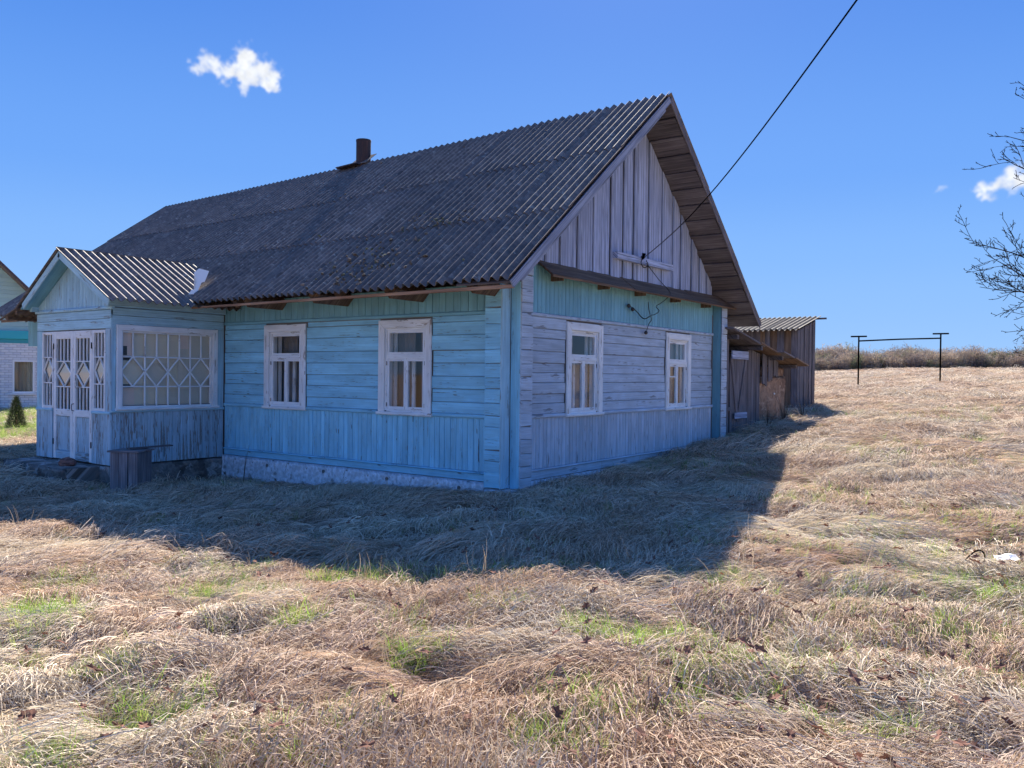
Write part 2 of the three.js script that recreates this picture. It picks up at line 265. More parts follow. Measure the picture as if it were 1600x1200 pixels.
function drape(x0, x1, y0, y1, z, folds, amp) {
  const n = folds * 8, P = [], I = [];
  for (let i = 0; i <= n; i++) for (const y of [y0, y1]) { const s = i / n; P.push(x0 + (x1 - x0) * s, y, z + amp * Math.sin(s * folds * 6.283 + 0.4 * Math.sin(s * 9)) + (y === y0 ? amp * 0.3 * Math.sin(s * 17) : 0)); }
  for (let i = 0; i < n; i++) I.push(2 * i, 2 * i + 2, 2 * i + 1, 2 * i + 1, 2 * i + 2, 2 * i + 3);
  const g = new THREE.BufferGeometry(); g.setAttribute('position', new THREE.Float32BufferAttribute(P, 3)); g.setIndex(I); g.computeVertexNormals(); return g;
}
function houseWindow(wall, xc, opt = {}) {
  const w = WIN.w, x0 = xc - w / 2, x1 = xc + w / 2, y0 = WIN.y0, y1 = WIN.y1, c = 0.125, f = 0.028;
  const parent = new THREE.Group(); parent.name = 'window'; wall.parent.add(parent); parent.position.copy(wall.position); parent.rotation.copy(wall.rotation);
  const trimParts = [plank([[x0, y0], [x0 + c, y0], [x0 + c, y1 - c], [x0, y1]], f, 0.008, true), plank([[x1 - c, y0], [x1, y0], [x1, y1], [x1 - c, y1 - c]], f, 0.008, true), plank([[x0, y1], [x0 + c, y1 - c], [x1 - c, y1 - c], [x1, y1]], f, 0.008, false)];
  trimParts.forEach((g) => mesh('casing', g, M.trim[0], parent, [0, 0, -0.002]));
  mesh('sill', plank(rect(x0 - 0.03, y0 - 0.035, x1 + 0.03, y0 + 0.012), 0.06, 0.012, false), opt.sill || M.trim[0], parent, [0, 0, -0.012]);
  const a0 = x0 + c - 0.005, a1 = x1 - c + 0.005, b0 = y0 + 0.03, b1 = y1 - c + 0.005, tr = y0 + (y1 - y0) * 0.605, xm = (a0 + a1) / 2;
  mesh('frame', [box(a0, b0, -0.14, a0 + 0.035, b1, -0.006), box(a1 - 0.035, b0, -0.14, a1, b1, -0.006), box(a0 + 0.035, b1 - 0.035, -0.139, a1 - 0.035, b1, -0.007), box(a0 + 0.035, b0 - 0.02, -0.139, a1 - 0.035, b0 + 0.02, -0.007), box(a0 + 0.035, tr - 0.026, -0.137, a1 - 0.035, tr + 0.026, -0.01)], M.trim[0], parent);
  sash(parent, a0 + 0.036, tr + 0.027, a1 - 0.036, b1 - 0.036, -0.055);
  sash(parent, a0 + 0.036, b0 + 0.021, xm + 0.004, tr - 0.027, -0.055, 0.042, opt.vent ? b0 + (tr - b0) * 0.70 : null);
  sash(parent, xm + 0.006, b0 + 0.021, a1 - 0.036, tr - 0.027, -0.055);
  for (const [hx, hy] of [[a0 + 0.03, b0 + 0.09], [a0 + 0.03, tr - 0.1], [a1 - 0.03, b0 + 0.09], [a1 - 0.03, tr - 0.1]]) mesh('hinge', tubeGeo([V(hx, hy - 0.03, -0.012), V(hx, hy + 0.03, -0.012)], [0.008, 0.008], 6), M.iron, parent);
  // the inner window and what hangs behind it
  const z = -0.19; mesh('inner_frame', [box(a0, b0, z - 0.03, a0 + 0.06, b1, z), box(a1 - 0.06, b0, z - 0.03, a1, b1, z), box(xm - 0.03, b0, z - 0.03, xm + 0.03, tr, z), box(a0 + 0.06, tr - 0.035, z - 0.029, a1 - 0.06, tr + 0.035, z - 0.001), box(a0 + 0.06, b1 - 0.06, z - 0.029, a1 - 0.06, b1, z - 0.001), box(a0 + 0.06, b0, z - 0.029, a1 - 0.06, b0 + 0.05, z - 0.001)], M.trim[0], parent);
  const cm = opt.curtain || M.curtain;
  if (opt.closed) mesh('curtain', drape(a0 - 0.1, a1 + 0.1, b0 - 0.1, opt.closed, -0.31, 7, 0.02), cm, parent);
  else { mesh('curtain', drape(a0 - 0.15, a0 + opt.l, b0 - 0.2, b1 + 0.1, -0.32, 4, 0.022), cm, parent); mesh('curtain', drape(a1 - opt.r, a1 + 0.15, b0 - 0.2, b1 + 0.1, -0.32, 4, 0.022), cm, parent); }
  return parent;
}
const hole = (xc, m = 0.11) => [xc - WIN.w / 2 + m, WIN.y0 + 0.02, xc + WIN.w / 2 - m, WIN.y1 - m];
const trimHole = (xc) => [xc - WIN.w / 2, WIN.y0, xc + WIN.w / 2, WIN.y1];

// long wall, facing +z
const FW = [-4.7135, -1.9446];
const longWall = mesh('long_wall', slab(LX, 0, YB - 0.02, EAVE, FW.map((x) => hole(x))), M.core, house);
horizontalBoards(longWall, 'siding_board', M.blue, -6.40, -0.24, YS + 0.03, YU - 0.02, 0.185, FW.map(trimHole));
horizontalBoards(longWall, 'siding_board', M.blue, LX, -8.97, YS + 0.03, YU - 0.02, 0.185, []);
verticalBoards(longWall, 'wainscot_board', M.blue, -6.40, -0.24, SK, YS - 0.02, 0.105);
verticalBoards(longWall, 'wainscot_board', M.blue, LX, -8.97, SK, YS - 0.02, 0.105);
verticalBoards(longWall, 'frieze_board', M.teal, -6.40, -0.24, YU + 0.03, EAVE, 0.14);
verticalBoards(longWall, 'frieze_board', M.teal, LX, -8.97, YU + 0.03, EAVE, 0.14);
for (const [a, b] of [[-6.40, -0.24], [LX, -8.97]]) {
  mesh('rail', plank(rect(a, YU - 0.02, b, YU + 0.03), 0.035, 0.01, false), M.teal[0], longWall, [0, 0, -0.015]);
  for (const [s, e] of cut([[a, b]], FW.map((x) => [x - WIN.w / 2 - 0.032, x + WIN.w / 2 + 0.032]))) mesh('rail', plank(rect(s, YS - 0.025, e, YS + 0.03), 0.045, 0.014, false), M.blue[1], longWall, [0, 0, -0.015]);
  mesh('skirting_board', plank(rect(a, YB, b, SK - 0.03), 0.03, 0.006, false), M.blue[2], longWall, [0, 0, -0.028]);
  mesh('skirting_board', plank(rect(a, SK - 0.03, b, SK), 0.06, 0.02, false), M.blue[1], longWall, [0, 0, -0.028]);
}
houseWindow(longWall, FW[0], { l: 0.36, r: 0.34 }); houseWindow(longWall, FW[1], { l: 0.34, r: 0.38 });

// gable wall, facing +x: its own x runs back along the wall
const gableWall = mesh('gable_wall', slab(0.0, GW, YB - 0.02, 3.35, [1.974, 5.379].map((x) => hole(x))), M.core, house, [0, 0, 0], [0, Math.PI / 2, 0]);
const GH = [1.974, 5.379], gb0 = 0.28, gb1 = 7.03;
horizontalBoards(gableWall, 'siding_board', M.gable, gb0, gb1, YS + 0.03, YU - 0.02, 0.165, GH.map(trimHole));
verticalBoards(gableWall, 'wainscot_board', M.gable, gb0, gb1, SK + 0.02, YS - 0.02, 0.1);
verticalBoards(gableWall, 'frieze_board', M.teal, gb0, gb1, YU + 0.03, 3.34, 0.105);
mesh('rail', plank(rect(gb0, YU - 0.02, gb1, YU + 0.03), 0.035, 0.01, false), M.gable[0], gableWall, [0, 0, -0.015]);
for (const [s, e] of cut([[gb0, gb1]], GH.map((x) => [x - WIN.w / 2 - 0.032, x + WIN.w / 2 + 0.032]))) mesh('rail', plank(rect(s, YS - 0.025, e, YS + 0.03), 0.045, 0.014, false), M.gable[3], gableWall, [0, 0, -0.015]);
mesh('skirting_board', plank(rect(gb0, YB, gb1, SK - 0.01), 0.03, 0.006, false), M.gable[1], gableWall, [0, 0, -0.028]);
mesh('skirting_board', plank(rect(gb0, SK - 0.01, gb1, SK + 0.02), 0.055, 0.016, false), M.gable[0], gableWall, [0, 0, -0.028]);
houseWindow(gableWall, GH[0], { closed: 2.0, curtain: M.lace }); houseWindow(gableWall, GH[1], { closed: 2.34, curtain: M.lace, vent: true });

// the other walls, floor and ceiling
const backWall = mesh('back_wall', slab(0, -LX, YB, EAVE, []), M.core, house, [0, 0, -GW], [0, Math.PI, 0]);
horizontalBoards(backWall, 'siding_board', M.gable, 0, -LX, YB, EAVE, 0.19, []);
const farGable = mesh('far_gable_wall', slab(0, GW, YB, 3.35, []), M.core, house, [LX, 0, -GW], [0, -Math.PI / 2, 0]);
horizontalBoards(farGable, 'siding_board', M.gable, 0, GW, YB, 3.35, 0.19, []);
mesh('floor', box(LX + 0.2, 0.22, -GW + 0.2, -0.2, 0.32, -0.2), M.old[2], house);
mesh('ceiling', box(LX + 0.2, 2.8, -GW + 0.2, -0.2, 2.88, -0.2), M.inside, house);
mesh('partition', [box(-6.3, 0.33, -GW + 0.2, -6.15, 2.79, -0.22), box(-6.14, 0.33, -3.9, -0.22, 2.79, -3.75)], M.inside, house);

// corners: the boxed-in ends of the logs that cross there
function cornerPost(parent, x0, x1, y0, y1, z, mats, rows) {       // small boards on the face of a boxed corner
  for (let y = y0; y < y1 - 0.02;) { let b = Math.min(y1, y + rows * R(0.75, 1.2)); if (y1 - b < rows * 0.4) b = y1; const sk = R(-0.012, 0.012); mesh('corner_board', plank([[x0, y + 0.003], [x1, y + 0.003 + sk], [x1, b - 0.003 + sk], [x0, b - 0.003]], 0.026 + R(-0.003, 0.003), 0.007, false), pick(mats), parent, [0, 0, z]); y = b; }
}
{
  const az = 0.207, bx = 0.195, aw = 0.264, bw = 0.267, y0 = 0.17, yt = 2.93;
  const p = mesh('corner_post', [box(-aw + 0.01, y0, 0.0, -0.003, yt, az - 0.012), box(0.0, y0, -bw + 0.012, bx - 0.012, yt, -0.012)], M.core, house);
  cornerPost(p, -aw, -0.001, y0 - 0.02, yt, az - 0.02, M.blue, 0.18);
  mesh('corner_board', plank(rect(0.0, y0 - 0.02, az - 0.012, yt - 0.02), 0.024, 0.006, true), wood(tPorch, 0.95), p, [-0.002, 0, az - 0.012 + 0.012], [0, Math.PI / 2, 0]);
  mesh('corner_board', plank(rect(0.024, y0 - 0.03, bx - 0.012, yt + 0.1), 0.022, 0.006, true), M.blue[2], p, [0, 0, -0.012]);
  const q = mesh('corner_post', box(bx - 0.03, y0, -bw + 0.014, bx - 0.014, yt + 0.3, -0.014), M.core, house);
  const e = new THREE.Group(); e.name = 'corner_cladding'; e.rotation.y = Math.PI / 2; e.position.set(bx - 0.014, 0, 0.006); house.add(e);
  cornerPost(e, 0.0, bw, y0 - 0.04, yt + 0.32, 0.0, M.gable, 0.165);
  // far corner of the gable wall
  const f = mesh('corner_post', [box(0.0, y0, -7.30, 0.17, 3.05, -7.04)], M.core, house);
  mesh('corner_board', plank(rect(0.0, y0, 0.19, 3.2), 0.022, 0.006, true), wood(tTeal, 0.72), f, [0, 0, -7.04]);
  const h = new THREE.Group(); h.name = 'corner_cladding'; h.rotation.y = Math.PI / 2; h.position.set(0.172, 0, -7.018); house.add(h);
  cornerPost(h, 0.0, 0.28, y0, 3.1, 0.0, M.gable, 0.165);
  // top log ends of the far corner of the long wall, under the eave
  mesh('log_end_box', [box(-13.98, 2.24, -0.24, -13.53, 2.86, 0.02)], M.teal[2], house);
}

// plinth: whitewashed and cracked, its face uneven
function rough(x0, x1, y0, y1, z0, z1, seed, amp, step = 0.06) {  // a block with an uneven front and top
  const nx = Math.max(2, Math.round((x1 - x0) / step)), ny = Math.max(2, Math.round((y1 - y0) / step)), P = [], U = [], I = [];
  const fz = (x, y) => z1 + amp * (pn(x * 2.1, y * 2.1, seed) + 0.7 * pn(x * 6, y * 6, seed + 4) + 0.4 * pn(x * 15, y * 15, seed + 7));
  const row = (f) => { const s = P.length / 3; for (let i = 0; i <= nx; i++) { const x = x0 + (x1 - x0) * i / nx, q = f(x); P.push(x, q[0], q[1]); U.push(x, q[0] + q[1]); } return s; };
  const rows = []; rows.push(row(() => [y0, z0]));
  for (let j = 0; j <= ny; j++) { const y = y0 + (y1 - y0) * j / ny; rows.push(row((x) => [y + (j === ny ? amp * 0.4 * pn(x * 5, 1, seed) : 0), fz(x, y)])); }
  rows.push(row((x) => [y1, z0]));
  for (let j = 0; j < rows.length - 1; j++) for (let i = 0; i < nx; i++) { const a = rows[j] + i, b = rows[j + 1] + i; I.push(a, a + 1, b, b, a + 1, b + 1); }
  const cap = (i, flip) => { for (let j = 1; j < rows.length - 1; j++) { const t = [rows[0] + i, rows[j] + i, rows[j + 1] + i]; flip ? I.push(t[0], t[2], t[1]) : I.push(...t); } };
  cap(0, true); cap(nx, false);
  const g = new THREE.BufferGeometry(); g.setAttribute('position', new THREE.Float32BufferAttribute(P, 3)); g.setAttribute('uv', new THREE.Float32BufferAttribute(U, 2)); g.setIndex(I); g.computeVertexNormals(); return g;
}
mesh('plinth', rough(-6.42, 0.02, -0.5, YB - 0.012, -0.3, 0.035, 3.1, 0.018), M.plinth, house);
mesh('plinth', rough(LX, -8.95, -0.5, YB - 0.012, -0.3, 0.02, 6.1, 0.018), M.plinth, house);
mesh('plinth', rough(0.03, GW, -0.4, YB - 0.012, -0.3, 0.03, 9.1, 0.018), M.plinth, house, [0, 0, 0], [0, Math.PI / 2, 0]);
mesh('plinth', rough(-0.28, 0.2, -0.4, 0.14, -0.25, 0.19, 12.4, 0.025), M.plinth, house);

// ---------------------------------------------------------------- roof
const RX0 = -14.04, RX1 = 0.657, RZ = -3.527, RIDGE = (x) => 6.057 + (6.312 - 6.057) * (x - RX0) / (RX1 - RX0) - 0.03 * Math.sin(Math.PI * (x - RX0) / (RX1 - RX0));
const EF = { z: 0.857, y: 2.834 }, EB = { z: -7.966, y: 2.767 };
// a corrugated sheet over at(s, t): s in metres across the waves, t along them; nrm lifts it
function sheet(at, nrm, s0, s1, t0, t1, pitch = 0.15, amp = 0.027, th = 0.008, lift0 = 0, lift1 = 0, ns = 9, frays = null) {
  const n = Math.max(2, Math.round((s1 - s0) / pitch * ns)), P = [], U = [], I = [], ox = R(0, 6), oy = R(0, 6), m = 3, len = V(...at(s0, 0)).distanceTo(V(...at(s0, 1)));
  for (const side of [1, 0]) for (let j = 0; j <= m; j++) for (let i = 0; i <= n; i++) {
    const s = s0 + (s1 - s0) * i / n; let t = t0 + (t1 - t0) * j / m; if (frays && j === 0) t += frays(s);
    const p = at(s, t), w = amp * Math.cos(s / pitch * 2 * Math.PI) + lift0 + (lift1 - lift0) * j / m + (side ? 0 : -th), q = nrm(s, t);
    P.push(p[0] + q[0] * w, p[1] + q[1] * w, p[2] + q[2] * w); U.push(s + ox, t * len + oy);
  }
  const k = (m + 1) * (n + 1), id = (side, j, i) => (side ? 0 : k) + j * (n + 1) + i;
  for (let j = 0; j < m; j++) for (let i = 0; i < n; i++) { I.push(id(1, j, i), id(1, j, i + 1), id(1, j + 1, i), id(1, j + 1, i), id(1, j, i + 1), id(1, j + 1, i + 1)); I.push(id(0, j, i), id(0, j + 1, i), id(0, j, i + 1), id(0, j + 1, i), id(0, j + 1, i + 1), id(0, j, i + 1)); }
  let g = new THREE.BufferGeometry(); g.setAttribute('position', new THREE.Float32BufferAttribute(P, 3)); g.setAttribute('uv', new THREE.Float32BufferAttribute(U, 2)); g.setIndex(I); g.computeVertexNormals();
  g = g.toNonIndexed();
  // rims
  const Q = [], UV = [], v = (q) => { Q.push(P[3 * q], P[3 * q + 1], P[3 * q + 2]); UV.push(U[2 * q], U[2 * q + 1]); }, quad = (a, b, c, d) => { for (const q of [a, b, c, a, c, d]) v(q); };
  for (let i = 0; i < n; i++) { quad(id(1, 0, i), id(0, 0, i), id(0, 0, i + 1), id(1, 0, i + 1)); quad(id(1, m, i + 1), id(0, m, i + 1), id(0, m, i), id(1, m, i)); }
  for (let j = 0; j < m; j++) { quad(id(1, j + 1, 0), id(0, j + 1, 0), id(0, j, 0), id(1, j, 0)); quad(id(1, j, n), id(0, j, n), id(0, j + 1, n), id(1, j + 1, n)); }
  const e = new THREE.BufferGeometry(); e.setAttribute('position', new THREE.Float32BufferAttribute(Q, 3)); e.setAttribute('uv', new THREE.Float32BufferAttribute(UV, 2)); e.computeVertexNormals();
  return mergeGeometries([g, e]);
}
function slope(E, sign) {                        // sign +1 front, -1 back; t = 0 at the eave, 1 at the ridge
  const dz = RZ - E.z, at = (s, t) => { const x = sign > 0 ? RX0 + s : RX1 - s; const sag = -0.012 * Math.sin(Math.PI * t) * Math.sin(Math.PI * (x - RX0) / 14.7); return [x, E.y + (RIDGE(x) - E.y) * t + sag, E.z + dz * t]; };
  const rise = 3.42, l = Math.hypot(rise, dz), n = [0, Math.abs(dz) / l, sign * rise / l];
  return { at, nrm: () => n };
}
const front = slope(EF, 1), back = slope(EB, -1);
const roofFront = new THREE.Group(); roofFront.name = 'roof_slope'; house.add(roofFront);
const roofBack = new THREE.Group(); roofBack.name = 'roof_slope'; house.add(roofBack);
for (const [f, grp] of [[front, roofFront], [back, roofBack]]) {
  const L = RX1 - RX0, cols = 14, w = L / cols, waves = 7 * 0.15, pitch = w / 7;
  for (let r = 0; r < 3; r++) for (let c = 0; c < cols; c++) {
    const t0 = r / 3 - (r ? 0.028 : 0) + R(-0.004, 0.004), t1 = (r + 1) / 3 + (r < 2 ? 0.004 : 0.004), s0 = c * w, s1 = Math.min(L, (c + 1) * w + (c < cols - 1 ? pitch * 0.55 : 0));
    const lift = 0.05 + (c % 2 ? 0.004 : 0) + R(-0.002, 0.003);
    mesh('roof_sheet', sheet(f.at, f.nrm, s0, s1, t0, t1, pitch, 0.034, 0.007, lift + (r ? 0.014 : 0), lift - 0.004 + R(0, 0.003), 9), pick(M.slate), grp);
  }
}
const vergeGrey = wood(tGrey, 0.62);
// sheathing boards below the sheets: along the ridge, each lapped over the next
for (const [E, sign, grp] of [[EF, 1, roofFront], [EB, -1, roofBack]]) {
  const n = 15, yv = (t) => E.y + (6.30 - E.y) * t, zv = (t) => E.z + (RZ - E.z) * t, ang = Math.atan2(6.30 - E.y, (RZ - E.z) * -sign);
  for (let k = 0; k < n; k++) {
    const t0 = (k + 0.06) / n, t1 = (k + 1.02) / n, tm = (t0 + t1) / 2, len = (t1 - t0) * Math.hypot(6.30 - E.y, RZ - E.z), x0 = -0.25, x1 = R(0.60, 0.645);
    const o = mesh('sheathing_board', box(x0, -len / 2, -0.012, x1, len / 2, 0.012, false), pick(M.old), grp, [0, yv(tm) - 0.016, zv(tm)]);
    o.rotation.x = sign > 0 ? -(Math.PI / 2 - ang) - 0.05 : (Math.PI / 2 - ang) + 0.05;
  }
  // rafters and the verge board
  const ln = Math.hypot(6.30 - E.y, RZ - E.z), cy = (E.y + 6.30) / 2, cz = (E.z + RZ) / 2;
  const vb = mesh('verge_board', box(0.632, -ln / 2, -0.07, 0.655, ln / 2 - 0.02, 0.035, true), sign > 0 ? vergeGrey : M.old[1], grp, [0, cy - 0.01, cz]); vb.rotation.x = sign > 0 ? -(Math.PI / 2 - ang) : (Math.PI / 2 - ang);
  for (const x of [-11, -8.2, -5.4, -2.9, -0.12]) { const r = mesh('rafter', box(x - 0.06, -ln / 2 + 0.4, -0.16, x + 0.06, ln / 2 - 0.15, -0.03, true), M.brown[1], grp, [0, cy - 0.05 - (6.30 - RIDGE(x)), cz]); r.rotation.x = vb.rotation.x; }
}
mesh('verge_board', box(0.575, -2.55, -0.15, 0.60, 2.62, -0.02, true), vergeGrey, roofFront, [0, (EF.y + 6.3) / 2, (EF.z + RZ) / 2], [-(Math.PI / 2 - Math.atan2(6.30 - EF.y, EF.z - RZ)), 0, 0]);
// eave board and the diamond-set beam ends below it
mesh('eave_board', plank([[-6.2, 2.765], [0.64, 2.765], [0.64, 2.815], [-6.2, 2.80]], 0.028, 0.006, false), wood(woodTex(431, [136, 106, 86], [164, 134, 112], [80, 56, 42]), 1), roofFront, [0, 0, 0.785]);
mesh('eave_board', plank(rect(LX, 2.735, -9.7, 2.80), 0.028, 0.006, false), M.brown[0], roofFront, [0, 0, 0.785]);
for (const x of [-12.6, -11.0, -9.8, -4.79, -3.18, -1.59, -0.1]) { const o = mesh('beam_end', box(-0.085, -0.085, -0.2, 0.085, 0.085, 0.70), M.brown[2], house, [x, 2.865, 0.0]); o.rotation.z = Math.PI / 4; }
// moss lumps on the front slope
{
  const g = new THREE.IcosahedronGeometry(1, 1), list = [], spots = [];
  for (let k = 0; k < 900; k++) { let x, t; const q = rnd(); if (q < 0.34) { x = R(-3.2, -1.5) + R(-0.4, 0.4); t = R(0.02, 0.30) * (0.6 + 0.4 * rnd()); } else if (q < 0.6) { x = R(-2.6, -1.2); t = 0.335 + R(-0.03, 0.07); } else { x = R(-12, 0.4); t = rnd() < 0.5 ? R(0.0, 1) : [0.335, 0.668][k % 2] + R(-0.01, 0.02); if (rnd() > 0.45) continue; } spots.push([x, t]); }
  const m = new THREE.InstancedMesh(g, std({ color: 0xffffff, roughness: 1 }), spots.length), d = new THREE.Object3D(), c = new THREE.Color();
  spots.forEach(([x, t], i) => { const p = front.at(x - RX0, t), n = front.nrm(), w = 0.05 + 0.034 * Math.cos((x - RX0) / ((RX1 - RX0) / 98) * 2 * Math.PI) + 0.004, s = R(0.008, 0.026); d.position.set(p[0], p[1] + n[1] * w, p[2] + n[2] * w); d.rotation.set(R(0, 6), R(0, 6), R(0, 6)); d.scale.set(s * R(0.8, 1.8), s * R(0.5, 0.9), s * R(0.8, 1.6)); d.updateMatrix(); m.setMatrixAt(i, d.matrix); const k = rnd(); m.setColorAt(i, c.setRGB(...(k < 0.6 ? [0.10, 0.08, 0.06] : k < 0.85 ? [0.2, 0.17, 0.145] : [0.09, 0.10, 0.05]))); });
  m.name = 'moss'; m.userData.kind = 'stuff'; roofFront.add(m);
}
// attic gable: wide and narrow grey boards, and the ledge below them
{
  const yRoof = (u) => { const z = -u; return z > RZ ? EF.y + (6.30 - EF.y) * (EF.z - z) / (EF.z - RZ) : EB.y + (6.30 - EB.y) * (z - EB.z) / (RZ - EB.z); };
  const core = mesh('attic_gable', (() => { const P = prism([[0.1, 3.3], [6.95, 3.3], [3.527, 6.0]], [[0.1, 3.3], [6.95, 3.3], [3.527, 6.0]], -0.03, -0.08); return grain(solid(P), true); })(), M.core, house, [0, 0, 0], [0, Math.PI / 2, 0]);
  const edges = [0.36, 0.817, 1.224, 1.691, 2.168, 2.717, 3.149, 3.527, 3.65, 4.082, 4.588, 5.041, 5.403, 5.897, 6.292, 6.62, 6.95];
  const low = () => 3.29 + R(-0.03, 0.02);
  for (let k = 0; k < edges.length - 1; k++) {
    const a = edges[k], b = edges[k + 1], m = b - a < 0.2 ? b : a + (b - a) * R(0.58, 0.72);
    for (const [x0, x1, zz] of [[a + 0.012, m - 0.003, R(0.014, 0.032)], [m + 0.003, b - 0.012, R(-0.004, 0.01)]]) {
      if (x1 - x0 < 0.03) continue; const mid = (x0 + x1) / 2, l = low(), top = (u) => yRoof(u) - 0.06;
      const pts = [[x0, l], [x1, l + R(-0.01, 0.01)]]; pts.push([x1, Math.max(l + 0.03, top(x1))]); if (x0 < 3.527 && x1 > 3.527) pts.push([3.527, top(3.527)]); pts.push([x0, Math.max(l + 0.03, top(x0))]);
      mesh('gable_board', plank(pts, 0.026, 0.005, true), pick(M.grey), core, [0, 0, -0.028 + zz]);
    }
  }
  // ledge: sloping planks on little brackets
  const L = new THREE.Group(); L.name = 'gable_ledge'; L.rotation.y = Math.PI / 2; house.add(L);
  for (const [a, b, w] of [[0.62, 3.1, 0.37], [3.08, 5.6, 0.38], [5.55, 7.55, 0.37]]) { const o = mesh('ledge_board', box(a, -0.014, 0, b, 0.014, w), M.brown[2], L, [0, 3.32, 0.0]); o.rotation.x = 0.68 + R(-0.03, 0.03); o.rotation.z = R(-0.004, 0.004); }
  const rim = mesh('ledge_rim', box(0.62, -0.02, 0, 7.55, 0.014, 0.02), M.brown[0], L, [0, 3.095, 0.272]); rim.rotation.z = 0.002;
  for (const u of [1.0, 2.35, 3.6, 5.0, 6.4]) mesh('ledge_bracket', plank([[0, -0.09], [0.05, -0.09], [0.05, 0.0], [0, 0.0]], 0.21, 0.01, true), M.brown[1], L, [u, 3.15, -0.01]);
  // the timber that carries the cable
  const br = mesh('cable_timber', box(2.77, -0.055, 0.03, 4.85, 0.055, 0.12), M.grey[0], L, [0, 3.64, 0.0]); br.rotation.z = 0.006;
  mesh('insulator', tubeGeo([V(3.62, 3.69, 0.12), V(3.62, 3.72, 0.14), V(3.62, 3.75, 0.15), V(3.62, 3.78, 0.155)], [0.022, 0.04, 0.03, 0.036], 10), M.porcelain, L);
}
// chimney pipe
{
  const y = RIDGE(-6.55) + 0.02, c = mesh('chimney_pipe', new THREE.LatheGeometry([[0.158, -0.35], [0.158, 0.5], [0.163, 0.51], [0.163, 0.545], [0.152, 0.545], [0.14, 0.54], [0.14, 0.1]].map(([a, b]) => new THREE.Vector2(a, b)), 28), M.rust, house, [-6.55, y, RZ]);
  mesh('flashing', plank([[-0.42, -0.05], [0.18, -0.02], [0.18, 0.0], [-0.44, -0.02]], 0.5, 0.004, false), M.iron, c, [-0.12, 0.0, -0.2]);
  mesh('flashing', plank(rect(-0.26, -0.05, 0.26, 0.35), 0.008, 0.002, true), M.slate[2], c, [0, 0.03, 0.13], [-0.9, 0, 0]);
}

// ---------------------------------------------------------------- porch
const PX1 = -6.42, PX0 = -8.93, PZ = 2.1, PB = 0.15;
// lattice bars of a light: [x0, y0, x1, y1] lines in the wall's x, y
function bars(parent, lines, z, w = 0.022, mat = M.trim[0]) { for (const [x0, y0, x1, y1] of lines) { const l = Math.hypot(x1 - x0, y1 - y0), o = mesh('glazing_bar', plank(rect(-l / 2, -w / 2, l / 2, w / 2), 0.024, 0.005, false), mat, parent, [(x0 + x1) / 2, (y0 + y1) / 2, z + R(-0.001, 0.001)]); o.rotation.z = Math.atan2(y1 - y0, x1 - x0); } }
const panesOf = (parent, xs, y0, y1, z) => { for (let i = 0; i < xs.length - 1; i++) { const o = mesh('pane', new THREE.PlaneGeometry(xs[i + 1] - xs[i] - 0.004, y1 - y0 - 0.004), M.glass, parent, [(xs[i] + xs[i + 1]) / 2, (y0 + y1) / 2, z]); o.rotation.x = R(-0.006, 0.006); o.rotation.y = R(-0.01, 0.01); } };
